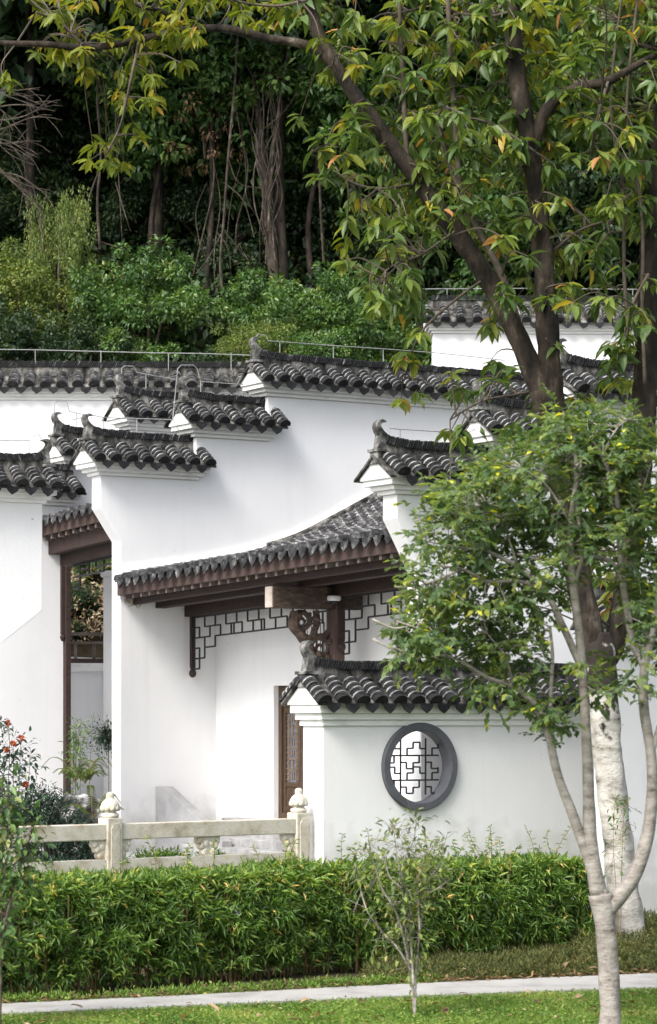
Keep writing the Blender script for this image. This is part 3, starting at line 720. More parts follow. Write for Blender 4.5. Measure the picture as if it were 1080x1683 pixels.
# stair and its sloping side slab
ST = thing('entrance_stair', 'grey stone steps and sloping side slab below the gate door', 'stair', (OA[0], OA[1], 0), ANG)
for k in range(4):
    m = MB(); s0 = .6+k*.27; m.box(s0, SG-.003, -4.6, -.75, tz, tz+.13*(k+1)); m.obj('step', GREYSTONE, ST, bevel=.01)
m = MB()
zq = hit(OS, 332, 1291)[1]
m.prism([(-.01, .35), (-.01, zq), (-.28, zq), (-2.2, .62), (-2.2, .35)], .62, .8, 'x'); m.obj('side_slab', PALEREND, ST, bevel=.01)

# wire lantern and camera under the porch
wl_ = hit(OS, 497, 0, PV)[0]; Dl = OS[1]+PV.y*wl_+.3
LN = thing('wire_lantern', 'thin black wire cage lantern hanging behind the carved bracket', 'lantern', (OS[0]+PV.x*wl_+U.x*.2, OS[1]+PV.y*wl_+U.y*.2, CZ+(HY-1087)/F*Dl), 0)
c = MB(); rr, hh_ = .16, .62
for k in range(14):
    a = 2*math.pi*k/14
    c.tube([(rr*.8*math.cos(a), rr*.8*math.sin(a), 0), (rr*math.cos(a), rr*math.sin(a), .06), (rr*math.cos(a), rr*math.sin(a), hh_-.05), (rr*.7*math.cos(a), rr*.7*math.sin(a), hh_)], .006, 4)
for r_, z in ((rr*.8, 0), (rr, .06), (rr, hh_-.05)):
    c.tube([(r_*math.cos(2*math.pi*k/20), r_*math.sin(2*math.pi*k/20), z) for k in range(21)], .007, 4, cap=False)
c.obj('wire_cage', IRON, LN)
c = MB(); c.tube([(0, 0, hh_-.02), (0, 0, 1.1)], .008, 5); c.tube([(-.11, 0, hh_), (.11, 0, hh_)], .008, 5); c.tube([(0, -.11, hh_), (0, .11, hh_)], .008, 5); c.obj('hanging_rod', IRON, LN)
CM = thing('security_camera', 'small white dome camera fixed high on the brown porch column', 'camera', tuple(P(549, 986, Dc-.22)), 0)
c = MB(); c.lathe([(0, .06), (.085, .06), (.1, .045), (.1, .0), (.085, -.015), (0, -.015)], 18); c.box(-.03, .03, 0, .2, .02, .05); c.obj('housing', WHITEPL, CM)
c = MB(); c.lathe([(.06, -.016), (.055, -.045), (.03, -.065), (0, -.07)], 16); c.obj('lens_dome', BLACKPL, CM, smooth=True)

# ------------------------------------------------------------------ side passage (left)
LP0 = G(66, 46.45)
LP = thing('side_passage', 'narrow brown-beamed passage roof between the white walls at left', 'porch', (LP0[0], LP0[1], 0), ANG)
zl = hit(LP0, 70, 864)[1]; lwid = 2.75; tl = .05
def lq(s, w, z): return (s, -w, z+tl*w)
def lbeam(s0, s1, w0, w1, za, zb, name, mat):
    m = MB(); m.hexa([lq(s0, w0, za), lq(s1, w0, za), lq(s1, w1, za), lq(s0, w1, za), lq(s0, w0, zb), lq(s1, w0, zb), lq(s1, w1, zb), lq(s0, w1, zb)])
    return m.obj(name, mat, LP, bevel=.008)
m = MB(); m.hexa([lq(-.1, -.3, zl+.02), lq(1.6, -.3, zl+.3), lq(1.6, lwid, zl+.3), lq(-.1, lwid, zl+.02), lq(-.1, -.3, zl+.06), lq(1.6, -.3, zl+.34), lq(1.6, lwid, zl+.34), lq(-.1, lwid, zl+.06)])
lro = m.obj('roof', TILEMID, LP)
short = MB()
for k in range(10):
    a, b = -.16+k*.17, -.16+(k+1)*.17+.02
    za, zb = zl+.05+(a+.1)*.165, zl+.035+(b+.1)*.165
    A_ = [(a, r*math.cos(math.pi*i/6), za+r*math.sin(math.pi*i/6)) for i in range(7)]
    B_ = [(b, r*.9*math.cos(math.pi*i/6), zb+r*.86*math.sin(math.pi*i/6)) for i in range(7)]
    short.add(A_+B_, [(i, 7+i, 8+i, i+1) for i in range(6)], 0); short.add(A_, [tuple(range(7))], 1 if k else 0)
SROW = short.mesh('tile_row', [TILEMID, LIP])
for i in range(10):
    w = -.1+i*.28
    link('tile_row', SROW, lro, (0, -w, tl*w), (0, 0, 0)); w += .14
    link('drip_tile', DRIPE, lro, (-.15, -w, zl+.06+tl*w), (-.15, random.uniform(-.05, .05), -math.pi/2))
lbeam(-.05, -.01, -.3, lwid, zl-.2, zl+.02, 'fascia_board', FASCIA)
lbeam(.0, 1.6, -.3, lwid, zl-.16, zl-.1, 'soffit_boards', WOOD)
m = MB(); m.box(-.005, 1.2, -.03, .03, zl-.27, zl-.19); RF2 = m.mesh('rafter', RAFTER)
for i in range(10): link('rafter', RF2, LP, (0, -(-.1+i*.28), tl*(-.1+i*.28)))
zb1_ = hit(LP0, 75, 912)[1]; zb2_ = hit(LP0, 96, 931)[1]
lbeam(.12, .3, -.3, lwid, zb1_, zb1_+.3, 'purlin', WOOD)
lbeam(.34, .54, -.02, lwid, zb2_, zb2_+.26, 'tie_beam', WOOD)
# thin fretwork
m = MB(); S4 = .46
fz = lambda w, k: (S4, -w, zb2_-.02+tl*w-k*.2)
for (a, ka, b, kb_) in ((.35, 0, 2.6, 0), (.35, 1, 1.5, 1), (.6, 0, .6, 2), (.95, 0, .95, 1), (.35, 2, .6, 2), (1.5, 0, 1.5, 1), (1.2, .5, 1.9, .5), (1.9, 0, 1.9, 1), (1.9, 1, 2.6, 1), (2.25, 0, 2.25, 1), (.95, .5, .6, .5), (1.2, .5, 1.2, 0)):
    m.bar(fz(a, ka), fz(b, kb_), .03)
m.obj('hanging_lattice', IRON, LP)
# post
pd = 46.0
PO = thing('wooden_post', 'slim dark brown post standing at the shaded wall corner', 'post', (*G(110, pd), tz), ANG)
m = MB(); zp = P(110, 930, pd).z-tz
m.box(-.045, .05, -.06, .06, .0, zp); m.obj('shaft', WOOD, PO, bevel=.008)
m = MB(); m.box(-.11, -.05, -.03, .03, 2.6+.9, zp); m.lathe([(.03, .1), (.05, .06), (.03, .0), (0, -.02)], 8, (-.08, 0, 3.4)); m.obj('hanging_post', WOOD, PO)
m = MB(); m.box(-.1, .1, -.11, .11, 0, .12); m.obj('base_stone', GREYSTONE, PO, bevel=.01)
# far retaining wall of the passage with railing
ORW = (P(20, 0, 51.5).x, 51.5)
zr0 = P(0, 1104, 51.5).z
RW = thing('retaining_wall', 'white retaining wall with a brown railing, seen through the side passage', 'wall', (ORW[0], ORW[1], 0), 0)
m = MB(); m.box(0, 6, 0, .3, .3, zr0); m.obj('wall_body', PLASTER, RW)
m = MB(); m.box(-.02, 6.02, -.06, .36, zr0, zr0+.16); m.obj('wall_cap', TRIM, RW, bevel=.01)
m = MB(); m.box(-.01, 6.01, .05, .25, zr0+.162, zr0+.25); m.obj('curb_rail', FASCIA, RW)
zt_ = P(0, 1039, 51.5).z
for z, h in ((zt_-.06, .06), (zt_-.22, .05)):
    m = MB(); m.box(0, 6, .1, .18, z, z+h); m.obj('rail', RAFTER, RW)
for k in range(16):
    m = MB(); m.box(.1+k*.35, .16+k*.35, .115, .165, zr0+.25, zt_-.22); m.obj('baluster', RAFTER, RW)
PX = (P(170, 0, 51.0).x, 51.0)
PC = thing('white_pier', 'white pier beside the railing at the back of the passage', 'pier', (PX[0], PX[1], 0), 0)
m = MB(); m.box(0, .6, 0, .4, .3, P(0, 948, 51).z); m.obj('shaft', PLASTER, PC, bevel=.01)
m = MB(); m.box(-.05, .65, -.05, .45, P(0, 948, 51).z, P(0, 938, 51).z); m.obj('cap', TRIM, PC, bevel=.01)

# ------------------------------------------------------------------ stone balustrade
BL = thing('stone_balustrade', 'pale carved stone balustrade with two bud-topped posts above the hedge', 'balustrade', tuple(BB), math.atan2(BD.y, BD.x))
zrail = 1.253; Lb = (BB-Vector((*G(177, 32.35), 0))).length
postm = MB()
postm.box(-.105, .105, -.105, .105, .3, zrail+.07)
POSTM = postm.mesh('post', STONE)
pan = MB(); pan.prism([(-.06, .62), (.06, .62), (.06, zrail-.06), (.035, zrail-.03), (.035, zrail+.0), (-.035, zrail+.0), (-.035, zrail-.03), (-.06, zrail-.06)], -.117, -.1)
PANM = pan.mesh('post_panel', STONE)
fin = MB()
fin.lathe([(.1, 0), (.115, .01), (.115, .05), (.095, .065), (.075, .08), (.1, .1), (.125, .145), (.12, .19), (.09, .235), (.06, .26), (.05, .275), (.055, .3), (.05, .335), (.03, .355), (0, .36)], 24)
for k in range(10):
    a = 2*math.pi*k/10
    fin.lathe([(0, .0), (.03, .012), (.04, .035), (.03, .07), (.012, .095), (0, .1)], 8, (.1*math.cos(a), .1*math.sin(a), .09))
FINM = fin.mesh('bud_finial', STONE, smooth=True)
for i in range(3):
    po = link('post', POSTM, BL, (-i*Lb, 0, 0)); bv = po.modifiers.new('bevel', 'BEVEL'); bv.width = .012; bv.segments = 2
    link('bud_finial', FINM, po, (0, 0, zrail+.07)).scale = (.9, .9, .85); link('post_panel', PANM, po)
m = MB(); m.box(.115, .32, -.04, .06, .3, zrail+.02); m.obj('wall_stub', WORN, BL)
rm_ = MB(); rm_.box(-Lb+.105, -.105, -.075, .075, zrail-.19, zrail); RAILM = rm_.mesh('rail', STONE)
lm_ = MB(); lm_.box(-Lb+.105, -.105, -.085, .085, .3, zrail-.42); LOWM = lm_.mesh('base_rail', STONE)
cl = MB()
# carved cloud bracket between rail and base
zb = zrail-.42
cl.prism([(0, zb), (.07, zb), (.1, zb+.04), (.09, zb+.07), (.14, zb+.1), (.18, zb+.16), (.2, zb+.23), (0, zb+.23)], -.045, .045)
for q in ((.07, .05, .045), (.12, .12, .04), (.16, .18, .04), (.05, .15, .045)):
    cl.lathe([(0, -.06), (q[2]*.7, -.056), (q[2], -.04), (q[2], .04), (q[2]*.7, .056), (0, .06)], 12, (q[0], 0, zb+q[1]), ax='y')
CLM = cl.mesh('cloud_bracket', STONE)
for i in range(2):
    o = link('rail', RAILM, BL, (-i*Lb, 0, 0)); b_ = o.modifiers.new('bevel', 'BEVEL'); b_.width = .012; b_.segments = 2
    o = link('base_rail', LOWM, BL, (-i*Lb, 0, 0))
    for x, sg in ((-Lb+.106, 1), (-.106, -1), (-Lb*.5, 1), (-Lb*.5, -1)):
        c_ = link('cloud_bracket', CLM, BL, (x-i*Lb, 0, 0)); c_.scale = (sg*.85, 1, 1)
        if sg < 0: c_.rotation_euler = (0, 0, math.pi); c_.scale = (.85, 1, 1)

# ------------------------------------------------------------------ lightning wires on the ridges
def wire(label, pts, posts, loops=()):
    o = thing('lightning_wire', label, 'wire', tuple(pts[0]), 0, 'lightning wires along the ridges'); b0 = Vector(pts[0])
    m = MB(); m.tube([Vector(q)-b0 for q in pts], .008, 5); m.obj('wire', STEEL, o)
    for a, h in posts:
        m = MB(); q = Vector(a)-b0; m.tube([q-Vector((0, 0, h)), q], .008, 5); m.obj('wire_stake', STEEL, o)
def onA(O, px, py, dn=.15):
    s, z = hit((O[0]-PV.x*dn, O[1]-PV.y*dn), px, py); return Vector((O[0]-PV.x*dn+U.x*s, O[1]-PV.y*dn+U.y*s, z))
w_ = [P(-120, 573, 49.7), P(60, 575, 49.7), P(250, 580, 49.7), P(330, 581, 49.7), P(415, 584, 49.7)]
wire('thin wire above the long back wall at left, on short stakes', w_, [(P(x, 576+(x > 200)*4, 49.7), .32) for x in (-40, 58, 166, 277, 380)])
w_ = [onA(OA, 417, 622), onA(OA, 417, 556), onA(OA, 425, 549), onA(OA, 437, 551), onA(OA, 441, 560), onA(OA, 548, 568), onA(OA, 640, 574), onA(OA, 720, 580), onA(OA, 830, 592)]
wire('wire looping round the highest horn and along the long ridge', w_, [(onA(OA, x, y), .26) for x, y in ((460, 563), (548, 569), (630, 575), (735, 583), (825, 592))])
w_ = [onA(OA, 284, 690), onA(OA, 292, 606), onA(OA, 298, 600), onA(OA, 318, 600), onA(OA, 324, 606), onA(OA, 330, 627), onA(OA, 400, 632)]
wire('wire looping over the middle step of the tall gable wall', w_, [(onA(OA, 330, 626), .22), (onA(OA, 398, 632), .28)])
w_ = [onA(OA, 120, 690), onA(OA, 150, 682), onA(OA, 170, 686), onA(OA, 285, 690), onA(OA, 296, 712)]
wire('wire along the lowest step of the tall gable wall', w_, [(onA(OA, 170, 685), .25), (onA(OA, 225, 688), .3)])
w_ = [onA(OA2, 87, 735), onA(OA2, 90, 662), onA(OA2, 96, 659), onA(OA2, 110, 660), onA(OA2, 114, 676), onA(OA2, 150, 684)]
wire('wire loop over the lowest horn of the hidden gable wall', w_, [(onA(OA2, 126, 679), .3)])
w_ = [onA(OA2, 200, 670), onA(OA2, 200, 605), onA(OA2, 206, 601), onA(OA2, 220, 602), onA(OA2, 225, 612), onA(OA2, 290, 624)]
wire('wire loop over the upper horn of the hidden gable wall', w_, [(onA(OA2, 240, 615), .25)])
w_ = [onA(OB, 640, 704, .17), onA(OB, 700, 708, .17), onA(OB, 768, 712, .17), onA(OB, 780, 705, .17)]
wire('wire beside the horn right of the gate porch', w_, [(onA(OB, 658, 705, .17), .2), (onA(OB, 754, 711, .17), .26)])
w_ = [onA(OC, -40, 724), onA(OC, 0, 724), onA(OC, 48, 724), onA(OC, 55, 716), onA(OC, 64, 714), onA(OC, 67, 722)]
wire('wire along the coping at the left edge of the view', w_, [(onA(OC, 48, 724), .2)])
w_ = [P(690, 475, 55.7), P(860, 474, 55.7), P(1100, 476, 55.7)]
wire('thin wire above the roof of the hall behind the trees', w_, [(P(x, 475, 55.7), .4) for x in (735, 830, 930, 1040)])

# ------------------------------------------------------------------ plants: helpers
def clump_leaves(centers, radii, per, Ln, Wd, drop=.15, shell=True, jitter=.3):
    """leaves on the outside of many small clumps; returns pos, dir, up, len, wid, var"""
    P_, D2, U_, V_ = [], [], [], []
    for c, r_ in zip(centers, radii):
        n = per if isinstance(per, int) else int(per*r_*r_)+3
        d = rdir(n); rad = r_*(rng.uniform(.55, 1.05, n)[:, None])
        P_.append(np.asarray(c)+d*rad*np.array([1, 1, .75]))
        dd = d+rdir(n)*.7; dd[:, 2] -= drop; D2.append(dd)
        U_.append(d+rdir(n)*.5+np.array([0, 0, .7])); b = rng.uniform(0, 1); V_.append(np.clip(.55*rng.random(n)+.45*b, 0, 1))
    P_, D2, U_, V_ = map(np.concatenate, (P_, D2, U_, V_)); n = len(P_)
    return P_, D2, U_, Ln*rng.uniform(.7, 1.3, n), Wd*rng.uniform(.7, 1.3, n), V_
def fill_ellipsoid(c, r, n, hollow=.35):
    d = rdir(n); q = rng.uniform(hollow**3, 1, n)**(1/3)
    return np.asarray(c)+d*q[:, None]*np.asarray(r)

# ------------------------------------------------------------------ forest on the hill
def crown_mesh(seed, kind):
    global rng
    rng = np.random.default_rng(seed)
    big = []
    for _ in range(16):
        big.append(fill_ellipsoid((0, 0, 0), (2.4, 2.4, 2.6), 1, .3)[0])
    cs, rs = [], []
    for b in big:
        for _ in range(10):
            cs.append(b+rng.normal(size=3)*np.array([.6, .6, .5])); rs.append(rng.uniform(.3, .6))
    L_ = {'dark': .24, 'mid': .26, 'bush': .23, 'olive': .15}[kind]
    per = {'dark': 75, 'mid': 70, 'bush': 80, 'olive': 110}[kind]
    o = leaves('crown', *clump_leaves(cs, rs, per, L_, L_*.5, .3), {'dark': L_DARK, 'mid': L_MID, 'bush': L_BUSH, 'olive': L_OLIVE}[kind])
    me = o.data; bpy.data.objects.remove(o); return me
CR = {('dark', i): crown_mesh(40+i, 'dark') for i in range(2)}
CR.update({('mid', i): crown_mesh(50+i, 'mid') for i in range(2)})
CR.update({('bush', i): crown_mesh(60+i, 'bush') for i in range(2)})
CR[('olive', 0)] = crown_mesh(70, 'olive')
rng = np.random.default_rng(11)
def trunk_mesh(h, r_, lean, seed):
    m = MB(); random.seed(seed)
    top = Vector((lean, 0, h))
    pts = catmull([(0, 0, -.4), (lean*.2+random.uniform(-.2, .2), 0, h*.33), (lean*.6+random.uniform(-.2, .2), .1, h*.66), top], 5)
    m.tube(pts, lerps([r_*1.3, r_, r_*.8, r_*.5], 5), 8, rough=.25)
    for k in range(5):
        a = random.uniform(0, 6.28); b = pts[9+k]
        e = b+Vector((math.cos(a)*1.5, math.sin(a)*1.5, random.uniform(.5, 1.6)))
        m.tube(catmull([b, b.lerp(e, .5)+Vector((0, 0, .2)), e], 4), lerps([r_*.4, r_*.25, r_*.1], 4), 6)
    return m
FT = 'trees in the dark forest on the hill'
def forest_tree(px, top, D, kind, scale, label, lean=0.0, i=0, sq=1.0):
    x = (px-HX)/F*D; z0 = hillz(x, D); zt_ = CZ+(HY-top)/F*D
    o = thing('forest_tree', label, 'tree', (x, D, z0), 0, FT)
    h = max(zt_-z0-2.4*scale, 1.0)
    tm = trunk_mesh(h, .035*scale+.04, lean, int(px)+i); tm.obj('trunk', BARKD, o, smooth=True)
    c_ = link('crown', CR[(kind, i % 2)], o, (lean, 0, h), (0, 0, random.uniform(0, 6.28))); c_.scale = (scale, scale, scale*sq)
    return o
ORD = ['first', 'second', 'third', 'fourth', 'fifth', 'sixth', 'seventh', 'eighth', 'ninth', 'tenth', 'eleventh', 'twelfth', 'thirteenth', 'fourteenth', 'fifteenth', 'sixteenth', 'seventeenth', 'eighteenth', 'nineteenth', 'twentieth']
TREES = [
    (-120, -260, 74, 'dark', 1.6, 0), (20, -180, 71, 'dark', 1.4, 1), (150, -320, 77, 'dark', 1.8, 0), (270, -150, 70, 'mid', 1.15, 1),
    (400, 0, 66.5, 'mid', .95, 0), (250, -40, 65.5, 'mid', .8, 0), (520, -20, 65.5, 'mid', .8, 1), (330, -90, 65, 'mid', .7, 0), (440, -380, 78, 'dark', 1.8, 1), (560, -260, 74, 'dark', 1.5, 0), (-40, 60, 76, 'dark', 1.3, 1), (330, 40, 67, 'mid', .7, 1), (470, 60, 66, 'mid', .6, 0),
    (120, 120, 79, 'dark', 1.4, 0), (300, 140, 81, 'dark', 1.5, 1), (480, 120, 80, 'dark', 1.4, 0), (600, 220, 77, 'dark', 1.2, 1), (200, 250, 74, 'dark', .8, 0),
    (-160, -520, 66, 'dark', 1.7, 1), (60, -560, 65, 'dark', 1.8, 0), (260, -580, 66, 'dark', 1.8, 1), (470, -560, 65, 'dark', 1.8, 0), (680, -560, 66, 'dark', 1.8, 1),
    (90, 210, 70, 'dark', .75, 0), (300, 270, 71, 'dark', .8, 1), (500, 250, 70, 'dark', .75, 0), (570, 330, 67.5, 'dark', .6, 1), (220, 330, 67, 'dark', .55, 0), (340, 360, 66, 'dark', .5, 1), (20, 250, 68, 'dark', .7, 1),
    (640, -200, 70, 'mid', 1.3, 0), (740, -60, 67, 'mid', 1.1, 1), (860, -160, 69, 'mid', 1.3, 0), (980, -40, 66, 'mid', 1.1, 1), (1100, -150, 70, 'mid', 1.3, 0), (1220, -80, 68, 'dark', 1.4, 1),
    (720, 160, 66, 'mid', .8, 0), (850, 210, 65, 'mid', .75, 1), (960, 230, 66, 'mid', .8, 0), (1070, 200, 65, 'dark', .9, 1), (660, 330, 67, 'dark', .7, 1), (800, -300, 76, 'dark', 1.6, 0), (1000, -300, 77, 'dark', 1.7, 1)]
cnt = {}
for px, top, D, kind, sc, i in sorted(TREES):
    kk = (kind, px > 620, top > 100); cnt[kk] = cnt.get(kk, -1)+1
    lb_ = '%s from the left among the %s %s forest trees %s' % (ORD[cnt[kk]], 'lower' if top > 100 else 'taller', 'dark' if kind == 'dark' else 'mid-green', 'behind the big forked tree' if px > 620 else 'on the shaded hill')
    forest_tree(px, top, D, kind, sc, lb_, random.uniform(-.4, .4), i)
def bush(px, top, D, kind, sc, label, sq=1.0, i=0, wide=1.0, base=None):
    x = (px-HX)/F*D; zt_ = CZ+(HY-top)/F*D; z0 = hillz(x, D)
    o = thing('shrub', label, 'shrub', (x, D, z0), 0)
    m = MB()
    for k in range(5):
        a = k*1.26; m.tube(catmull([(0, 0, -.3), (math.cos(a)*.3*sc, math.sin(a)*.3*sc, .8*sc), (math.cos(a)*1.0*sc, math.sin(a)*1.0*sc, max(zt_-z0-2.2*sc, .6))], 4), lerps([.05, .04, .02], 4), 6)
    m.obj('stems', TWIG, o)
    c_ = link('crown', CR[(kind, i)], o, (0, 0, zt_-z0-2.9*sc*sq), (0, 0, random.uniform(0, 6.28))); c_.scale = (sc*wide, sc*wide, sc*sq)
bush(22, 385, 62.5, 'olive', .66, 'olive-green shrub at the left edge above the long back wall', 1.0, 0)
bush(92, 292, 63.5, 'olive', .42, 'tall narrow olive shrub beside the left-edge bush', 2.0, 0, .7)
bush(20, 478, 60.2, 'dark', .5, 'dark low shrub added for the dark gap behind the back wall at left')  # added shrub; its dark leaves stand for shade at the olive shrub's base
bush(120, 505, 60.0, 'dark', .42, 'dark low shrub added for the dark gap below the narrow olive one')  # also added, dark leaves standing in for shade under the olive shrub
bush(238, 402, 62, 'bush', .52, 'rounded bright green shrub in the middle of the bank', 1.05, 0)
bush(190, 545, 61, 'bush', .4, 'low green shrub overlapping the rounded bright one on its left', 1.0, 1)
bush(352, 566, 60.2, 'dark', .3, 'small dark shrub in the gap right of the rounded bright one', 1.0, 0)
bush(455, 440, 62, 'bush', .46, 'leafy light-green shrub below the vine-draped trunk', 1.1, 1)
bush(552, 445, 62.4, 'bush', .5, 'deeper green shrub right of the vine-draped trunk', 1.05, 0)
bush(412, 515, 60.6, 'olive', .34, 'small yellowish shrub behind the highest ridge horn', 1.1, 0)
bush(600, 500, 61.6, 'mid', .5, 'dark shrub beside the white hall behind the trees', 1.0, 0)
bush(520, 535, 60.4, 'bush', .34, 'low shrub just above the long ridge', 1.0, 1)
bush(690, 430, 63, 'mid', .7, 'shaded shrub at the left corner of the back hall', 1.0, 1)
# undergrowth on the hill
n = 2600
px_ = rng.uniform(-11.5, 11.5, n); py_ = rng.uniform(60, 86, n)
cs = np.array([(x, y, hillz(x, y)+rng.uniform(.0, .8)) for x, y in zip(px_, py_)])
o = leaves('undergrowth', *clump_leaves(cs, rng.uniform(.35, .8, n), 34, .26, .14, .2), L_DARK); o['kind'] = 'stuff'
n = 260
px_ = rng.uniform(-7.5, -3.6, n); py_ = rng.uniform(53.2, 58, n)
cs = np.array([(x, y, hillz(x, y)+rng.uniform(.02, .3)) for x, y in zip(px_, py_)])
o = leaves('leaf_litter', *clump_leaves(cs, rng.uniform(.15, .4, n), 30, .1, .055, .2), L_BANK); o['kind'] = 'stuff'
for px, py, D, s_, lb_ in ((133, 990, 54.2, .14, 'dark round bush on the bank behind the passage railing'), (145, 930, 55.5, .15, 'yellow-green plant on the bank above the passage railing'), (128, 1068, 53.4, .07, 'small dark plant behind the passage railing')):
    q = P(px, py, D); o = thing('bank_plant', lb_, 'plant', (q.x, q.y, hillz(q.x, q.y)), 0)
    c_ = link('crown', CR[('bush' if 'yellow' in lb_ else 'dark', 0)], o, (0, 0, max(q.z-o.location.z, .1))); c_.scale = (s_*1.1, s_, s_*1.2)
    m = MB(); m.tube([(0, 0, -.1), (0, 0, max(q.z-o.location.z, .1))], .02, 5); m.obj('stems', TWIG, o)

# bare trunk draped with vines, hanging creepers
def vines(name, label, cat, lst, D, r_=.02, mat=None, base=None):
    q0 = P(*lst[0][0], D); o = thing(name, label, cat, tuple(q0), 0)
    return o, q0
VT, q0 = vines('vine_draped_trunk', 'pale bare trunk wrapped in climbing vines in the forest middle', 'tree', [[(450, 430)]], 65.0)
zg = hillz(q0.x, q0.y); 
m = MB(); m.tube([p_-q0 for p_ in catmull([Vector((q0.x+.1, q0.y, zg-.3)), P(446, 400, 65), P(438, 320, 65), P(430, 240, 65), P(424, 170, 65), P(420, 90, 65)], 5)], lerps([.14, .13, .11, .09, .08, .06], 5), 8, rough=.35); m.obj('trunk', VINE, VT, smooth=True)
for k in range(15):
    x0 = 432+random.uniform(-34, 38); m = MB(); y0_ = random.uniform(60, 110); y1_ = random.uniform(330, 440)
    pts_ = [P(x0+(442-x0)*(t_/6)**1.5*.8+random.uniform(-13, 13), y0_+t_*(y1_-y0_)/6, 64.7+random.uniform(-.3, .3))-q0 for t_ in range(7)]
    m.tube(catmull(pts_, 5), .011+random.uniform(0, .014), 5); m.obj('vine', VINE, VT)
for i, (lab, pl) in enumerate((
    ('long thin creeper forking down left of the vine-draped trunk', [[(392, 40), (385, 150), (375, 260), (368, 360), (362, 440), (372, 520)], [(366, 380), (345, 420), (322, 450)], [(362, 370), (385, 400), (405, 425)], [(368, 300), (400, 330), (418, 390)], [(375, 260), (392, 300), (430, 310)]]),
    ('thin creeper hanging right of the vine-draped trunk', [[(480, 30), (470, 110), (455, 200), (445, 300), (441, 380)], [(500, 130), (470, 180), (430, 215)], [(455, 200), (462, 260), (440, 330)]]),
    ('bent creeper hanging in the dark above the rounded shrub', [[(225, 40), (205, 130), (190, 220), (155, 300), (140, 360), (150, 390), (205, 410)], [(190, 300), (205, 350), (215, 380)]]),
    ('bare grey stem leaning in the dark forest at left', [[(172, 60), (160, 150), (166, 250), (160, 330), (164, 410)], [(188, 180), (195, 290), (198, 340), (202, 420)]]),
    ('tangle of fine creepers hanging in the dark gap above the small dark shrub', [[(350, 60), (340, 180), (352, 290), (330, 400), (318, 450)], [(345, 240), (362, 330), (352, 420), (358, 520)], [(340, 300), (322, 350), (330, 410)], [(356, 380), (375, 410), (380, 470), (376, 540)], [(330, 400), (345, 450), (340, 500)]]),
    ('loose creepers crossing in front of the dark right of the rounded shrub', [[(410, 80), (398, 200), (405, 300), (388, 380), (392, 470), (378, 560)], [(398, 260), (380, 330), (372, 400)], [(392, 400), (412, 440), (408, 480)]]),
    ('slender straight trunk in the dark right of the vines', [[(518, 90), (525, 230), (526, 320), (532, 430)], [(528, 280), (545, 250), (560, 200)]]))):
    D = 64.2+.2*i; q0 = P(*pl[0][0], D); o = thing('hanging_creeper', lab, 'creeper', tuple(q0), 0)
    for j, l_ in enumerate(pl):
        m = MB(); m.tube([p_-q0 for p_ in catmull([P(a, b, D+random.uniform(-.25, .25)) for a, b in l_], 6)], (.03 if 'trunk' in lab or 'stem' in lab else .018) if j == 0 else .011, 5); m.obj('creeper_stem', VINE, o)
# dry hanging foliage
q0 = P(330, 200, 65.2); o = thing('dead_branch', 'hanging mass of dry reddish leaves in the forest', 'branch', tuple(q0), 0)
cs = np.array([(rng.normal()*.35, rng.normal()*.3, rng.uniform(-1.0, .9)) for _ in range(40)])
leaves('dry_leaves', *clump_leaves(cs, rng.uniform(.12, .25, 40), 22, .13, .05, 1.2), L_DRY, o)
m = MB(); m.tube([(-.2, 0, 1.4), (0, 0, .6), (.1, 0, -.9)], .03, 5); m.obj('branch_stem', VINE, o)
# bare twigs at upper left
q0 = P(-30, 210, 60); o = thing('bare_branch', 'bare grey twiggy branch reaching in from the left edge', 'branch', tuple(q0), 0)
m = MB()
for k in range(16):
    a = random.uniform(-.7, .6); p0 = Vector((0, random.uniform(-.3, .3), random.uniform(-1.0, 1.2))); L_ = random.uniform(.9, 2.0); pts_ = [p0]
    for j in range(5):
        a += random.uniform(-.4, .35); p0 = p0+Vector((math.cos(a), random.uniform(-.1, .1), math.sin(a)))*L_/5; pts_.append(p0)
    m.tube(catmull(pts_, 3), lerps([.022, .018, .014, .011, .008, .006], 3), 5)
    for j in (2, 3, 4):
        b = a+random.uniform(-1, 1); m.tube([pts_[j], pts_[j]+Vector((math.cos(b)*.3, .05, math.sin(b)*.3)), pts_[j]+Vector((math.cos(b)*.5, .0, math.sin(b)*.5-.08))], [.01, .007, .004], 4)
m.obj('twigs', VINE, o)

# ------------------------------------------------------------------ the big broad-leaved tree in front of the garden wall
rng = np.random.default_rng(5); random.seed(5)
TB = thing('broadleaf_tree', 'tall dark-limbed tree with big drooping leaves, forking above its pale mottled trunk', 'tree', (gp(1035, 1562).x, gp(1035, 1562).y, 0), 0)
b0 = Vector(TB.location); TD = 29.6
limb_pts = []
def limb(name, pix, rad, mat, parent, n=6, sides=12, D=TD, rough=.22, samples=True, b_=None):
    b_ = b_ if b_ is not None else b0
    pts_ = catmull([P(a[0], a[1], a[2] if len(a) > 2 else D)-b_ for a in pix], n)
    m = MB(); m.tube(pts_, lerps([r_/F*D for r_ in rad], n), sides, rough=rough)
    if samples: limb_pts.extend(pts_)
    return m.obj(name, mat, parent, smooth=True)
tr_ = limb('trunk', [(1040, 1580), (1034, 1540), (1022, 1440), (1008, 1320), (996, 1210), (988, 1130), (984, 1070), (982, 1040)], [30, 27, 25, 25, 25, 26, 27, 18], BARKT, TB, 8, 20, samples=False)
limb('limb', [(988, 1120), (984, 1085), (965, 1020), (950, 950), (935, 850), (915, 730), (895, 640)], [12, 19, 22, 22, 22, 24, 25], BARKD, TB, 6, 14, samples=False)
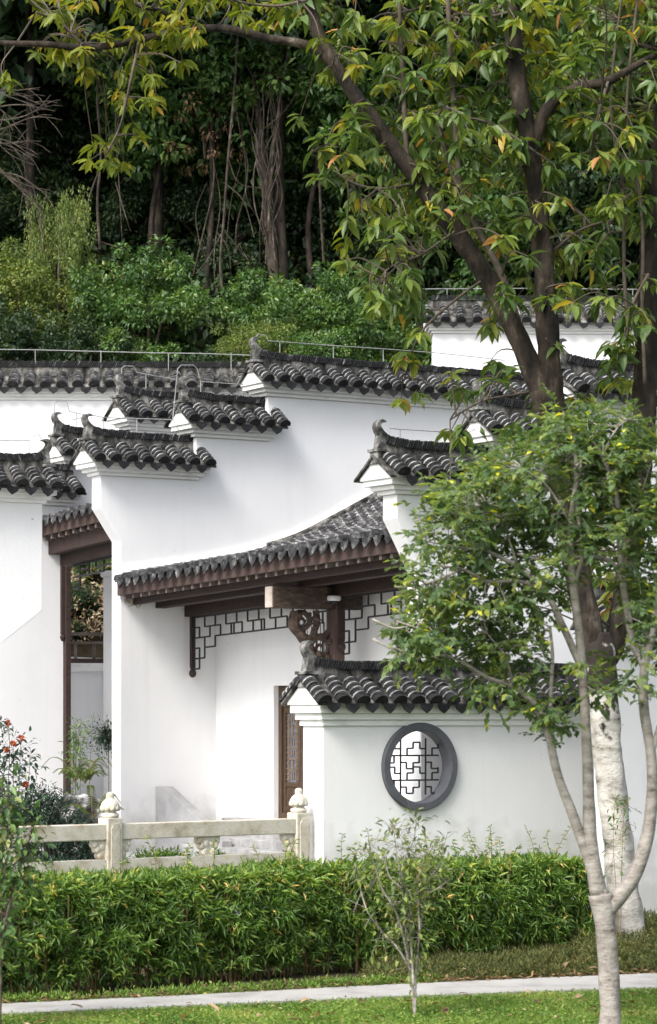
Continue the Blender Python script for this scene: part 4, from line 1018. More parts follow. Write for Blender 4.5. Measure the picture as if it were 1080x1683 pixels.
limb('limb', [(900, 660), (868, 590), (835, 520), (800, 455), (748, 380), (690, 300), (645, 240), (600, 180), (560, 120), (525, 60), (508, 0), (500, -70)], [22, 18, 17, 16, 16, 14, 13, 12, 11, 11, 9, 8], BARKD, TB, 6, 12)
limb('limb', [(912, 690), (906, 620), (900, 540), (893, 430), (885, 330), (870, 240), (850, 120), (838, 0), (828, -80)], [21, 19, 18, 17, 16, 15, 15, 14, 12], BARKD, TB, 6, 12)
limb('branch', [(876, 280), (880, 225), (905, 172), (945, 146), (1000, 133), (1050, 105), (1100, 80)], [9, 10, 10, 9, 8, 6, 5], BARKD, TB, 6, 10)
limb('limb', [(990, 1110, 29.7), (1005, 1075, 29.8), (1025, 990, 29.9), (1042, 860, 30), (1056, 720, 30), (1062, 600, 30), (1066, 450, 30), (1078, 300, 30), (1090, 150, 30), (1095, -60, 30)], [10, 17, 19, 20, 21, 20, 17, 14, 12, 9], BARKD, TB, 6, 12)
limb('branch', [(552, 112), (520, 82), (490, 70), (440, 63), (370, 47), (300, 50), (232, 64), (150, 79), (80, 73), (0, 70), (-70, 55)], [8, 8, 7.5, 7, 7, 6.5, 6.5, 6, 5.5, 4.5, 3], BARKD, TB, 6, 8)
limb('branch', [(300, 50), (270, 20), (230, 10), (180, -10)], [4, 4, 3, 3], BARKD, TB, 5, 7)
limb('branch', [(852, 530), (825, 455), (790, 385), (760, 330), (750, 230), (742, 120), (735, -20)], [6, 6, 6, 5.5, 5, 4.5, 4], TWIG, TB, 6, 7)
limb('branch', [(672, 285), (668, 240), (664, 170), (660, 90), (655, -20)], [4.5, 4.5, 4, 4, 3], TWIG, TB, 6, 7)
limb('branch', [(760, 330), (735, 260), (720, 200)], [4, 3.5, 3], TWIG, TB, 6, 7)
for px, y1 in ((1020, 560), (1046, 630)):
    limb('branch', [(px+14, y1), (px+random.uniform(-8, 14), y1*.8), (px+random.uniform(-14, 10), y1*.55), (px-16, y1*.3), (px+6, -40)], [3.2, 3.2, 3, 2.6, 2.2], TWIG, TB, 6, 6)
for pp in ([(508, 10), (540, -10), (600, -40)], [(838, 20), (780, 30), (720, 10), (660, 20)], [(505, 0), (450, 10), (380, 0), (330, -20)], [(230, 64), (215, 130), (200, 200), (175, 255)], [(140, 78), (100, 40), (60, 20)], [(690, 300), (620, 310), (560, 290), (510, 250)],
           [(748, 380), (690, 420), (640, 440), (620, 470)], [(893, 640), (840, 650), (790, 660), (740, 690)], [(800, 455), (740, 500), (690, 550), (665, 620)], [(890, 430), (950, 380), (1010, 360)], [(880, 250), (800, 200), (700, 190)], [(1066, 450), (1040, 500), (1030, 560)], [(1000, 133), (980, 200), (970, 280)]):
    limb('branch', [(a, b, TD+random.uniform(-.5, .3)) for a, b in pp], [2.8, 2.2, 1.7, 1.3][:len(pp)], TWIG, TB, 5, 6)
LP_ = np.array([tuple(v) for v in limb_pts])
def clusters(regions, mat, name, per=(7, 12), length=(.14, .265), droop=.62, seed=1, lo=0.0, hi=1.0):
    global rng
    rng = np.random.default_rng(seed); random.seed(seed)
    tw = MB(); PP, DD, UU, VV, LL = [], [], [], [], []
    for x0, x1, y0, y1, cnt in regions:
        for _ in range(cnt):
            c_ = P(rng.uniform(x0, x1), rng.uniform(y0, y1), TD+.45+rng.normal()*.7)-b0
            dd = np.linalg.norm(LP_-np.array(c_)-np.array([0, 0, .1]), axis=1); j = int(np.argmin(dd*rng.uniform(.8, 1.25, len(dd))))
            a = Vector(LP_[j]); L_ = (c_-a).length
            if L_ > .15:
                mid = a.lerp(c_, .5)+Vector((rng.normal()*.06, rng.normal()*.06, .12*L_+rng.normal()*.04))
                tw.tube(catmull([a, mid, c_], 4), lerps([.011, .008, .004], 4), 4, cap=False)
            dirn = np.array(tuple((c_-a).normalized())) if L_ > .05 else np.array([0, 0, 1.])
            nl = int(rng.integers(*per)); base = rng.uniform(lo, hi)**1.2
            for q in range(nl):
                ang = 2.4*q+rng.uniform(0, .8); rad = np.array([math.cos(ang), math.sin(ang), 0])
                d_ = rad*.9+dirn*.35+rng.normal(size=3)*.22; d_[2] -= droop*rng.uniform(.4, 1.7)-.15
                PP.append(np.array(c_)-dirn*rng.uniform(0, .16)+rng.normal(size=3)*.012); DD.append(d_)
                UU.append(np.array([0, 0, 1.])+rng.normal(size=3)*.35); LL.append(rng.uniform(*length)); 
                VV.append(np.clip(.62*base+rng.uniform(0, .3)+(rng.random() < .06)*.4, 0, 1))
    LL = np.array(LL)
    tw.obj('twigs', TWIG, TB)
    o = leaves(name, np.array(PP), np.array(DD), np.array(UU), LL, LL*rng.uniform(.28, .44, len(LL)), np.array(VV), mat, TB, T_BROAD); o['kind'] = 'stuff'
clusters([(540, 1090, -30, 130, 170), (560, 1090, 130, 260, 125), (690, 1090, 260, 400, 100), (800, 1090, 380, 500, 40), (485, 700, 200, 330, 24), (555, 720, 310, 450, 34), (590, 700, 440, 520, 14),
          (640, 710, 540, 600, 4), (655, 700, 630, 670, 2), (740, 900, 590, 720, 15), (780, 860, 530, 560, 2), (985, 1090, 500, 640, 18), (900, 1000, 560, 660, 5), (860, 950, 420, 520, 6), (440, 545, -20, 40, 10),
          (690, 860, 930, 1010, 7), (850, 1060, 780, 1060, 16)], L_MAG, 'crown', seed=21)
clusters([(30, 330, -20, 100, 62), (-10, 20, 100, 140, 2), (100, 170, 60, 130, 8), (200, 260, 90, 210, 9), (295, 310, 85, 110, 2), (140, 215, 230, 290, 7), (215, 240, 190, 230, 2), (330, 470, -10, 45, 14), (520, 600, 0, 160, 8), (680, 760, 30, 200, 8), (850, 940, 30, 200, 10), (560, 640, 350, 430, 4)], L_YELLOW, 'crown', length=(.12, .22), seed=22)

# ------------------------------------------------------------------ small pale-barked tree on the lawn
sb = gp(1003, 1712); SD = sb.y
TS = thing('young_tree', 'young pale-barked tree with small leaves standing on the lawn', 'tree', tuple(sb), 0)
rng = np.random.default_rng(9); random.seed(9)
limb_pts = []
def sl(name, pix, rad, n=6, sides=10): return limb(name, pix, rad, BARKS, TS, n, sides, SD, .16, True, sb)
sl('trunk', [(1003, 1716), (1003, 1660), (1000, 1590), (995, 1520), (988, 1470)], [20, 17.5, 16.5, 17, 20], 8, 14)
sl('limb', [(990, 1490), (975, 1430), (960, 1390), (938, 1330), (917, 1275), (903, 1215), (884, 1165), (862, 1140)], [14, 12, 9, 8, 7, 6.5, 6, 5])
sl('branch', [(870, 1150), (845, 1128), (805, 1115), (765, 1092), (735, 1078), (700, 1080)], [4.5, 4, 3.5, 3, 2.2, 1.6])
sl('branch', [(903, 1215), (905, 1150), (908, 1080), (904, 1030)], [4, 3.5, 3, 2.5])
sl('limb', [(984, 1470), (972, 1400), (968, 1310), (963, 1200), (958, 1110), (950, 1020), (940, 940), (938, 860), (948, 780), (940, 710)], [14, 12, 9.5, 8.5, 8, 7, 6.5, 5, 4, 2.5])
sl('branch', [(957, 1100), (930, 1040), (905, 985), (880, 955), (850, 930), (800, 905), (760, 880)], [6, 6, 5.5, 5, 4, 3, 2])
sl('branch', [(885, 965), (850, 955), (800, 955), (760, 935), (720, 930)], [4, 3.2, 2.8, 2.2, 1.5])
sl('branch', [(945, 960), (958, 900), (948, 830), (955, 760)], [4, 3.5, 3, 2])
sl('limb', [(992, 1500), (1020, 1470), (1044, 1436), (1062, 1385), (1072, 1310), (1070, 1240), (1058, 1160), (1060, 1090), (1074, 1040), (1082, 970), (1090, 880), (1080, 780)], [15, 13, 12, 11, 9.5, 8.5, 8, 7.5, 6, 5.5, 5, 3])
sl('limb', [(1059, 1095), (1040, 1055), (1030, 1000), (1022, 940), (1018, 880), (1012, 810), (990, 750), (970, 720)], [6.5, 6, 6, 5.5, 5, 4, 3, 2])
sl('branch', [(1024, 955), (1005, 925), (970, 915), (930, 918), (890, 920), (850, 910)], [4, 4, 3.5, 3, 2.5, 1.8])
sl('branch', [(1070, 1240), (1090, 1170), (1110, 1060)], [5, 5, 4])
for pp in ([(800, 905), (760, 900), (700, 890)], [(850, 930), (830, 870), (800, 830)], [(938, 860), (900, 800), (860, 770)], [(1018, 880), (1050, 820), (1070, 760)], [(990, 750), (1010, 710), (1030, 690)], [(760, 935), (700, 960), (650, 965)], [(735, 1078), (700, 1040), (650, 1020)], [(640, 1062), (660, 1070), (690, 1085)], [(612, 1050), (640, 1065), (655, 1075)], [(612, 1018), (645, 1032), (670, 1030)], [(845, 1128), (830, 1080), (800, 1040)]):
    sl('branch', pp, [2.4, 1.8, 1.2], 4, 6)
SP_ = np.array([tuple(v) for v in limb_pts])
blobs = [(755, 885, 75, 45, 26), (890, 760, 110, 55, 40), (1010, 725, 75, 50, 30), (715, 965, 65, 38, 22), (745, 1045, 85, 42, 30), (680, 1040, 38, 36, 12), (840, 1010, 65, 50, 20), (880, 880, 110, 60, 36), (1010, 850, 75, 80, 34),
         (1055, 960, 45, 70, 22), (850, 1085, 55, 35, 16), (880, 1150, 32, 22, 6), (905, 1195, 22, 18, 4), (815, 815, 85, 50, 26), (960, 810, 90, 60, 28), (745, 825, 60, 30, 12), (1070, 1080, 35, 60, 10), (800, 1130, 40, 18, 6), (950, 700, 70, 30, 14), (700, 1080, 40, 16, 6), (975, 1120, 40, 30, 7), (1060, 800, 40, 60, 14), (900, 960, 50, 40, 12), (800, 950, 60, 40, 14)]
cs, rs = [], []; tw = MB(); tw2 = MB()
for x, y, rx, ry, k in blobs:
    for _ in range(int(k*1.3)):
        a = rng.uniform(0, 6.28); q = math.sqrt(rng.uniform(0, 1))
        c_ = P(x+rx*q*math.cos(a), y+ry*q*math.sin(a), SD+.25+rng.normal()*.5)-sb
        cs.append(tuple(c_)); rs.append(rng.uniform(.075, .15))
        dd = np.linalg.norm(SP_-np.array(c_), axis=1); j = int(np.argmin(dd))
        if dd[j] < 1.3:
            A_ = Vector(SP_[j]); tw.tube(catmull([A_, A_.lerp(c_, .5)+Vector((rng.normal()*.03, rng.normal()*.03, rng.normal()*.03)), c_], 3), lerps([.006, .004, .0025], 3), 4, cap=False)
tw.obj('twigs', BARKS, TS)
PP, DD, UU, VV = [], [], [], []
for c_, r_ in zip(cs, rs):
    c_ = np.array(c_); j = int(np.argmin(np.linalg.norm(SP_-c_, axis=1))); o_ = unit((c_-SP_[j])[None])[0]; base_v = rng.random()
    for t_ in range(4):
        d_ = unit((o_*.7+rng.normal(size=3)*np.array([.7, .7, .4])+np.array([0, 0, .1]))[None])[0]; L_ = rng.uniform(.12, .26); side = unit(np.cross(d_, [0, 0, 1.])[None])[0]
        k_ = int(rng.integers(7, 12)); st0 = c_-o_*.05+rng.normal(size=3)*.04
        if rng.random() < .5: tw2.tube([Vector(st0), Vector(st0+d_*L_*.5-np.array([0, 0, .01])), Vector(st0+d_*L_-np.array([0, 0, .04]))], .0022, 3, cap=False)
        for q in range(k_):
            f_ = (q+1)/k_; sg = 1 if q % 2 else -1
            PP.append(st0+d_*L_*f_-np.array([0, 0, .04*f_*f_])); DD.append(d_*(.5+f_*.4)+side*sg*.8*(1.15-f_)+np.array([0, 0, -.35])+rng.normal(size=3)*.2)
            UU.append(np.array([0, 0, 1.])+rng.normal(size=3)*.3); VV.append(.5*base_v+.35*rng.random()+.15*f_+(rng.random() < .03)*.4)
tw2.obj('twiglets', BARKS, TS); n = len(PP); LL = rng.uniform(.052, .088, n)
o = leaves('crown', PP, DD, UU, LL, LL*.56, np.array(VV), L_SMALL, TS); o['kind'] = 'stuff'

# ------------------------------------------------------------------ hedge
rng = np.random.default_rng(3); random.seed(3)
h0, h1 = gp(-60, 1652), gp(975, 1566); hd = (h1-h0).normalized(); hn = Vector((-hd.y, hd.x, 0)); hl = (h1-h0).length
HE = thing('bamboo_hedge', 'clipped green dwarf bamboo hedge running along the path', 'hedge', tuple(h0), 0)
n = 11500; dep = .75
a = rng.uniform(-.05, 1, n)*hl
face = rng.random(n)
dd_ = np.where(face < .62, rng.exponential(.07, n), rng.uniform(0, dep, n))
wob = np.array([.16*noise.noise(Vector((x*1.3, 0, 3)))+.08*noise.noise(Vector((x*4, 1, 3))) for x in a])
htop = np.array([1.03+.07*noise.noise(Vector((x*1.1, 5, 0)))+.05*noise.noise(Vector((x*5, 2, 0))) for x in a])-.05*(a/hl)
hz_ = np.where(face < .62, .1+(htop-.1)*rng.uniform(0, 1, n)**.75, htop-rng.exponential(.05, n))
dd_ = dd_+.10*(1-(np.abs(hz_-.6)/.6)**2)*-1+wob+.12*(hz_/1.0)**3
clump = np.array([noise.noise(Vector((x*3.2, z*4.0, 9)))+.6*noise.noise(Vector((x*8, z*9, 2))) for x, z in zip(a, hz_)])
gone = (face < .62) & ((clump < -.26) | ((hz_ < .3) & (rng.random(n) < .25)))
dd_ = np.where(gone, dd_+rng.uniform(.15, .4, n), dd_-.10*np.clip(clump, -.2, .8))
base = np.outer(a, np.array(hd))+np.outer(dd_, np.array(hn)); base[:, 2] = hz_
per = 6
PP = np.repeat(base, per, 0)+rng.normal(size=(n*per, 3))*.012
out = -np.array(hn)
main = rng.normal(size=(n, 3))*.5+out*.55+np.array([0, 0, .18]); main = np.where((face > .62)[:, None], main+np.array([0, 0, .7]), main)
DD = np.repeat(unit(main), per, 0)*.55+rdir(n*per)*.85; DD[:, 2] -= .25
UU = np.tile(out*.6+np.array([0, 0, .9]), (n*per, 1))+rdir(n*per)*.4
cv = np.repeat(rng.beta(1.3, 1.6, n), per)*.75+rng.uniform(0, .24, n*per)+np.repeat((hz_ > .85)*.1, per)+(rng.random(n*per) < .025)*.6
Ln = rng.uniform(.06, .135, n*per)
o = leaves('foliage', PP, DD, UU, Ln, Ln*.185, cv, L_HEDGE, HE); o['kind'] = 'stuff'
n2 = 5000; aa = rng.uniform(0, 1, n2)*hl
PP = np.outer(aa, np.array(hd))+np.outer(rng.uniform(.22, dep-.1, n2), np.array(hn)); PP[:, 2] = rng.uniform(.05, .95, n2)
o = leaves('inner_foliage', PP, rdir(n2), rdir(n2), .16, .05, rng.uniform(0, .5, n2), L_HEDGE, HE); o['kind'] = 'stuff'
m = MB()
for _ in range(300):
    x = random.uniform(0, hl); d0 = random.uniform(.0, .35); lean = random.gauss(0, .1)
    q = hd*x+hn*d0; tp = hd*(x+lean)+hn*(d0+random.uniform(-.1, .1))
    m.tube([q, q.lerp(tp, .5)+Vector((0, 0, .5)), tp+Vector((0, 0, random.uniform(.6, 1.0)))], random.uniform(.004, .009), 4, cap=False)
o = m.obj('canes', STEMG, HE); o['kind'] = 'stuff'
# loose shoots above the hedge
m = MB(); PP, DD = [], []
for _ in range(46):
    x = random.uniform(.35, .99)*hl if random.random() < .85 else random.uniform(0, .3)*hl
    q = hd*x+hn*random.uniform(.2, .6)+Vector((0, 0, .95)); hgt = random.uniform(.1, .42); e = q+Vector((random.gauss(0, .12), random.gauss(0, .08), hgt)); md = q.lerp(e, .5)+Vector((random.gauss(0, .03), 0, .02))
    pts_ = catmull([q, md, e], 4); m.tube(pts_, .0028, 4, cap=False)
    for t_ in pts_[3:]:
        for k in range(3): PP.append(tuple(t_)); DD.append((random.gauss(0, 1), random.gauss(0, 1), random.uniform(-.3, .8)))
o = m.obj('shoot_stems', STEMG, HE); o['kind'] = 'stuff'
n3 = len(PP); o = leaves('shoot_leaves', PP, DD, rdir(n3)+np.array([0, 0, 1]), .06, .014, rng.uniform(.2, 1, n3), L_HEDGE, HE); o['kind'] = 'stuff'

# ------------------------------------------------------------------ lawn, ground cover, litter
def near_y(x):
    for a, b in zip(near, near[1:]):
        if a.x <= x <= b.x: return a.y+(b.y-a.y)*(x-a.x)/(b.x-a.x)
    return near[-1].y
def far_y(x):
    for a, b in zip(far, far[1:]):
        if a.x <= x <= b.x: return a.y+(b.y-a.y)*(x-a.x)/(b.x-a.x)
    return far[-1].y
n = 75000
gx = rng.uniform(-4.2, 4.2, n); gy = np.array([near_y(x) for x in gx]); gy = gy-.02-rng.uniform(0, 1, n)**1.15*3.4
PP = np.stack([gx, gy, np.zeros(n)], 1); pt = np.array([noise.noise(Vector((x*1.2, y*1.2, 0)))*.5+.5 for x, y in zip(gx, gy)])
DD = rdir(n)*.75; DD[:, 2] = np.abs(DD[:, 2])*.6+.45
o = leaves('lawn_grass', PP, DD, rdir(n), rng.uniform(.03, .075, n), rng.uniform(.007, .013, n), np.clip((pt-.5)*1.5+.45+rng.uniform(-.25, .3, n)+(rng.random(n) < .05)*.5, 0, 1), L_GRASS, None, T_BLADE); o['kind'] = 'stuff'
n = 26000
gx = rng.uniform(-4.2, 4.2, n); gy = np.array([near_y(x) for x in gx])-.03-rng.uniform(0, 1, n)*3.4
PP = np.stack([gx, gy, rng.uniform(.012, .05, n)], 1); DD = rdir(n); DD[:, 2] *= .35
o = leaves('lawn_clover', PP, DD, rdir(n)*.35+np.array([0, 0, 1]), .03, .022, rng.uniform(.2, .9, n), L_GRASS, None); o['kind'] = 'stuff'
# soil strip behind the path
m = MB(); q = [f_+Vector((0, .0, .004)) for f_ in far]; bk = [f_+Vector((-.3, 1.4 if i < 3 else 2.2+i*.6, .004)) for i, f_ in enumerate(far)]
for i in range(len(far)-1): m.add([q[i], q[i+1], bk[i+1], bk[i]], [(0, 1, 2, 3)])
structure(m.obj('soil_strip', SOIL))
# spreading ground cover between hedge and path on the right
n = 1150
fx = np.where(rng.random(n) < .7, rng.uniform(.4, 4.6, n), rng.uniform(2.7, 4.6, n)); cs = []
for x in fx:
    y0 = far_y(x)+.12+.1*abs(noise.noise(Vector((x*3, 0, 0))))*2; t_ = (h0.x-x)/(h0.x-h1.x); yh = h0.y+(h1.y-h0.y)*min(max(t_, 0), 1)+(max(t_-1, 0))*2
    y1 = max(yh, y0+.3) if x < 2.8 else y0+6
    y = y0+(y1-y0)*rng.uniform(0, 1)
    cs.append((x, y, .02+(.05 if x < 2.6 else .16)*min(1, (y-y0)/.5)*rng.uniform(.3, 1)))
o = leaves('ground_cover', *clump_leaves(np.array(cs), rng.uniform(.05, .13, n), 60, .05, .009, -.3), L_COVER); o['kind'] = 'stuff'
n = 240
cs = []
for x in rng.uniform(-3.4, 1.0, n): cs.append((x, far_y(x)+rng.uniform(.02, .35), .03))
o = leaves('weeds', *clump_leaves(np.array(cs), rng.uniform(.04, .1, n), 26, .045, .014, -.3), L_GRASS); o['kind'] = 'stuff'
n = 700
lx = rng.uniform(-3.6, 4.2, n); ly = np.array([far_y(x) for x in lx])+rng.exponential(.16, n)-.04
PP = np.stack([lx, ly, rng.uniform(.035, .06, n)], 1); DD = rdir(n); DD[:, 2] *= .25
o = leaves('leaf_litter', PP, DD, rdir(n)*.4+np.array([0, 0, 1]), rng.uniform(.04, .1, n), rng.uniform(.015, .035, n), rng.uniform(0, .85, n), L_DRY, None, T_BROAD); o['kind'] = 'stuff'
n = 420
lx = rng.uniform(-4, 4.2, n); ly = np.array([near_y(x) for x in lx])-.05-rng.uniform(0, 1, n)**1.3*3
DD = rdir(n); DD[:, 2] *= .3
o = leaves('leaf_litter', np.stack([lx, ly, rng.uniform(.03, .06, n)], 1), DD, rdir(n)*.4+np.array([0, 0, 1]), rng.uniform(.03, .08, n), rng.uniform(.012, .03, n), rng.uniform(.1, 1, n), L_DRY, None, T_BROAD); o['kind'] = 'stuff'
FL = []
for k in range(3):
    me = leaves('fallen_leaf', [(0, 0, 0)], [(1, .2*k, .12)], [(0, .2*(k-1), 1)], .15, .06, np.array([.25+.33*k]), L_DRY, None, T_BROAD); FL.append(me.data); bpy.data.objects.remove(me)
for k in range(46):
    if k < 30:
        x = random.uniform(-2.6, 2.9); y = near_y(x)-random.uniform(.05, 1.9); z = .055; lb_, gr = '%s dry curled leaf lying on the green lawn' % ('dark brown', 'mid-brown', 'pale straw')[k % 3], 'dry leaves on the lawn'
    else:
        x = random.uniform(-1.2, 2.8); y = far_y(x)+random.uniform(.0, .5); z = .09; lb_, gr = '%s dry leaf lying along the far edge of the path' % ('dark brown', 'mid-brown', 'pale straw')[k % 3], 'dry leaves along the path edge'
    o = link('fallen_leaf', FL[k % 3], None, (x, y, z), (random.uniform(-.4, .4), random.uniform(-.4, .4), random.uniform(0, 6.28))); s_ = random.uniform(.55, 1.15); o.scale = (s_,)*3
    tag(o, lb_, 'leaf', gr)

# ------------------------------------------------------------------ saplings and garden plants
def sapling(name, label, cat, base, stems, leafspec, mat, lmat, r0_=.012, tm=T_DIAM, seed=0, droop=.3):
    """stems: lists of points relative to base; leafspec: per-metre count, length, width, start"""
    global rng
    rng = np.random.default_rng(100+seed)
    o = thing(name, label, cat, tuple(base), 0); m = MB(); PP, DD = [], []
    for st_ in stems:
        pts_ = catmull(st_, 6); m.tube(pts_, lerps([r0_, r0_*.3], len(pts_)-1), 6)
        L_ = sum((b-a).length for a, b in zip(pts_, pts_[1:])); k = int(leafspec[0]*L_)
        for _ in range(k):
            t_ = rng.uniform(leafspec[3], 1); q = pts_[min(int(t_*(len(pts_)-1)), len(pts_)-1)]; sp = leafspec[4]*(1 if t_ < .95 else .5)
            off = rng.normal(size=3)*sp; PP.append(np.array(q)+off); DD.append(unit(off)+rdir(1)[0]*.6-np.array([0, 0, droop]))
            if rng.random() < .35: m.tube([q, q.lerp(Vector(PP[-1]), 1)], .0022, 3, cap=False)
    m.obj('stems', mat, o, smooth=True)
    n = len(PP); Ls = leafspec[1]*rng.uniform(.6, 1.25, n)
    f = leaves('foliage', PP, DD, rdir(n)*.5+np.array([0, 0, 1]), Ls, Ls*leafspec[2], rng.uniform(0, 1, n), lmat, o, tm); f['kind'] = 'stuff'
    return o
q0 = gp(682, 1672); Dq = q0.y
def rel(lst, D=Dq, b=q0, sp=.1): return [P(x, y, D+random.uniform(-sp, sp))-b for x, y in lst]
random.seed(12)
sapling('sapling', 'slender many-stemmed sapling with sparse leaves in front of the hedge', 'sapling', q0, [
    rel([(682, 1680), (676, 1600), (668, 1540), (662, 1470), (652, 1400), (645, 1350)]), rel([(682, 1680), (684, 1600), (690, 1530), (700, 1470), (705, 1445), (722, 1420), (735, 1370)]),
    rel([(678, 1600), (655, 1560), (632, 1535), (605, 1500), (590, 1450), (585, 1420)]), rel([(676, 1600), (655, 1510), (628, 1460), (615, 1420), (605, 1380)]),
    rel([(680, 1620), (675, 1540), (672, 1480), (660, 1430), (680, 1380), (685, 1340)]), rel([(690, 1530), (688, 1480), (690, 1430), (705, 1390)]), rel([(700, 1470), (720, 1460), (745, 1440)]), rel([(660, 1460), (640, 1440), (630, 1400)])],
    (95, .07, .42, .2, .085), BARKS, L_OLIVE, .0105, T_BROAD, 1)
q1 = gp(-5, 1690); D1_ = q1.y
r1 = lambda l: rel(l, D1_, q1, .25)
sapling('leafy_shrub', 'loose leafy green shrub at the lower left edge before the balustrade', 'shrub', q1, [
    r1([(-5, 1700), (0, 1560), (8, 1440), (15, 1330), (14, 1290)]), r1([(-15, 1700), (-20, 1560), (-10, 1450), (5, 1380), (18, 1340)]), r1([(0, 1700), (5, 1540), (28, 1440), (45, 1390), (58, 1350)]), r1([(-10, 1700), (-18, 1500), (-25, 1400), (-20, 1320)]), r1([(0, 1600), (12, 1500), (30, 1460), (40, 1440)])],
    (130, .075, .5, .25, .10), TWIG, L_BUSH, .012, T_BROAD, 2)
# rose bush with orange flowers
q2 = Vector((*G(20, 36.5), tz)); r2 = lambda l: rel(l, 36.5, q2, .2); random.seed(4)
tips = [(14, 1188), (35, 1213), (22, 1222), (12, 1232), (42, 1290)]
RS = sapling('flowering_shrub', 'thin upright shrub with orange flowers against the shaded white wall', 'shrub', q2, [
    r2([(15, 1400), (12, 1320), (16, 1240), tips[0]]), r2([(22, 1400), (30, 1320), (33, 1250), tips[1]]), r2([(18, 1400), (22, 1300), tips[2]]), r2([(8, 1400), (4, 1300), tips[3]]), r2([(0, 1400), (-8, 1300), (-5, 1200), (2, 1186)]),
    r2([(30, 1400), (45, 1310), (50, 1230)]), r2([(30, 1400), (48, 1330), (62, 1270)]), r2([(-20, 1400), (-25, 1300), (-22, 1210)])], (48, .085, .5, .3, .09), TWIG, L_BLUE, .009, T_BROAD, 3)
for i, t_ in enumerate(tips):
    c_ = P(t_[0], t_[1], 36.35)-q2; d = rdir(26)
    leaves('flower', np.array(c_)+d*.01, d, rdir(26), .042, .038, rng.uniform(0, 1, 26), PETAL, RS, T_BROAD)
# dark mound, rock, ferns
def mound(label, px, py, D, rx, rz, mat, nclump, leaf, cat='shrub', name='low_shrub', per=60, wd=.4):
    q = P(px, py, D); o = thing(name, label, cat, (q.x, q.y, tz), 0)
    cs = fill_ellipsoid((0, 0, 0), (rx, rx*.6, rz), nclump, .55); cs[:, 2] = np.abs(cs[:, 2])+.05
    f = leaves('foliage', *clump_leaves(cs, rng.uniform(.1, .2, nclump), per, leaf, leaf*wd, .1), mat, o)
    m = MB()
    for k in range(8):
        c_ = Vector(cs[k]); m.tube([(0, 0, 0), c_*.5+Vector((0, 0, .05)), c_], .01, 5)
    m.obj('stems', TWIG, o)
rng = np.random.default_rng(77)
mound('dense dark green mound of fine leaves behind the balustrade', 78, 1350, 35.6, .72, 1.12, L_BLUE, 210, .05)
mound('dark green mound filling the left end of the bed', -12, 1350, 35.2, .6, 1.15, L_BLUE, 150, .05)
mound('dark low planting in the shade under the left rail', 60, 1400, 34.3, .9, .28, L_BLUE, 80, .06)
mound('short row of bright green bedding plants under the right rail', 262, 1395, 38.5, .42, .12, L_FERN, 40, .07, 'plant', 'bedding_plant', 26)
mound('small green bedding plants beside the stone steps', 345, 1396, 38.8, .2, .09, L_FERN, 14, .07, 'plant', 'bedding_plant', 26)
qr = P(132, 1318, 37.2); RKo = thing('garden_rock', 'rough grey garden rock with white streaks beside the brown post', 'rock', (qr.x, qr.y, tz), 0)
import bmesh
bm_ = bmesh.new(); bmesh.ops.create_icosphere(bm_, subdivisions=4, radius=1)
for v in bm_.verts:
    c_ = v.co.copy(); k = 1+.28*noise.noise(c_*1.4+Vector((3, 1, 7)))+.16*noise.noise(c_*3.5)+.08*noise.noise(c_*8)
    v.co = Vector((c_.x*k*.36, c_.y*k*.3, c_.z*k*.52+.42))
me = bpy.data.meshes.new('rock'); bm_.to_mesh(me); bm_.free(); me.materials.append(ROCK); link('boulder', me, RKo).scale = (1.25, 1.2, 1.12)
me2 = me.copy(); o = link('boulder', me2, RKo, (.3, .12, -.08), (0, 0, 2)); o.scale = (.6, .6, .85)
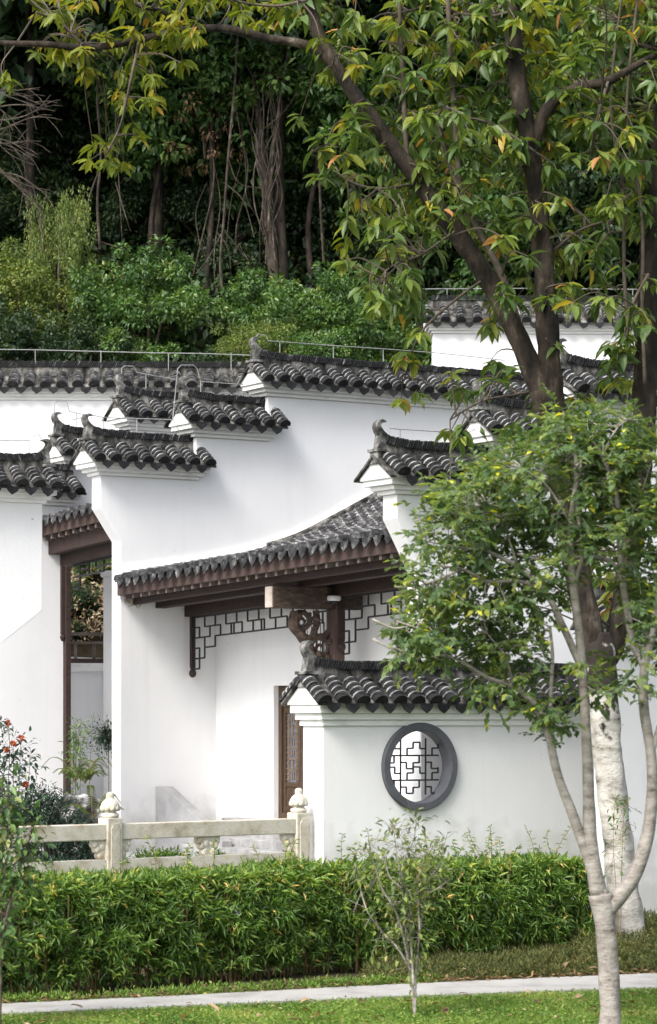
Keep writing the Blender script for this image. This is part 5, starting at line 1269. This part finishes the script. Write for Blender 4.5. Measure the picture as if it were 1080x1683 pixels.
def fern(label, px, py, D, nf, L_, name='fern', lean=0, w=.024, z0=tz):
    q = P(px, py, D); o = thing(name, label, 'fern', tuple(q), 0); m = MB(); PP, DD, UU, LL = [], [], [], []
    for k in range(nf):
        a = rng.uniform(0, 6.28); el = rng.uniform(.8, 1.9); d = Vector((math.cos(a)+lean, math.sin(a)*.6, 0)).normalized(); l2 = L_*rng.uniform(.7, 1.1)
        pts_ = [Vector((0, 0, 0)), d*l2*.35+Vector((0, 0, l2*.42*el)), d*l2*.7+Vector((0, 0, l2*.5*el)), d*l2+Vector((0, 0, l2*.32*el))]
        c_ = catmull(pts_, 6); m.tube(c_, .004, 4, cap=False); sd_ = d.cross(Vector((0, 0, 1)))
        for i in range(3, len(c_)):
            t_ = i/len(c_)
            for sg in (1, -1):
                for e in (0, .5):
                    PP.append(tuple(c_[i].lerp(c_[i-1], e))); DD.append(tuple(sd_*sg+d*.5+Vector((0, 0, -.15)))); UU.append((0, 0, 1)); LL.append(w*3*(1-t_*.75))
    m.obj('fronds', STEMG, o); n = len(PP)
    leaves('leaflets', PP, DD, UU, np.array(LL), .016, rng.uniform(0, 1, n), L_FERN, o)
fern('bright arching fern on top of the garden rock', 140, 1288, 37.6, 13, .36, lean=.5)
fern('upright fern behind the rock next to the brown post', 124, 1285, 38.2, 13, .42)
fern('pale fern frond leaning in front of the rock', 152, 1345, 35.5, 4, .45, lean=.6, w=.035)
q3 = Vector((*G(128, 40.5), tz)); r3 = lambda l: rel(l, 40.5, q3, .1); random.seed(8)
sapling('tall_weed', 'tall thin leafy stems rising behind the rock in the passage', 'plant', q3, [r3([(124, 1390), (124, 1290), (126, 1220), (124, 1180)]), r3([(130, 1390), (132, 1280), (130, 1220), (133, 1185)]), r3([(122, 1390), (120, 1280), (121, 1210)])], (46, .09, .3, .35, .07), TWIG, L_BUSH, .006, T_BROAD, 5)
q3 = Vector((*G(146, 41.5), tz)); r3 = lambda l: rel(l, 41.5, q3, .05)
sapling('tall_weed', 'single bare stem with a tuft at its tip near the white pier', 'plant', q3, [r3([(145, 1390), (147, 1290), (150, 1220), (154, 1170)])], (10, .08, .3, .6, .05), TWIG, L_BUSH, .005, T_BROAD, 6)
q3 = Vector((*G(172, 45.2), tz)); r3 = lambda l: rel(l, 45.2, q3, .03)
sapling('topiary', 'thin-stemmed clipped ball shrub half hidden by the wall end', 'shrub', q3, [r3([(179, 1400), (179, 1300), (178, 1230), (174, 1205)])], (420, .06, .5, .86, .12), TWIG, L_BLUE, .011, T_DIAM, 7)
# weeds beside the big trunk
q3 = Vector((*G(1010, 28.9), 0)); r3 = lambda l: rel(l, 28.9, q3, .1); random.seed(3)
sapling('creeper_sprig', 'small green sprig growing beside the mottled trunk', 'plant', q3, [r3([(1020, 1560), (1012, 1450), (1008, 1380), (1012, 1300)]), r3([(1020, 1560), (1022, 1420), (1026, 1330), (1032, 1320)])], (26, .07, .35, .5, .07), STEMG, L_BUSH, .004, T_BROAD, 8)
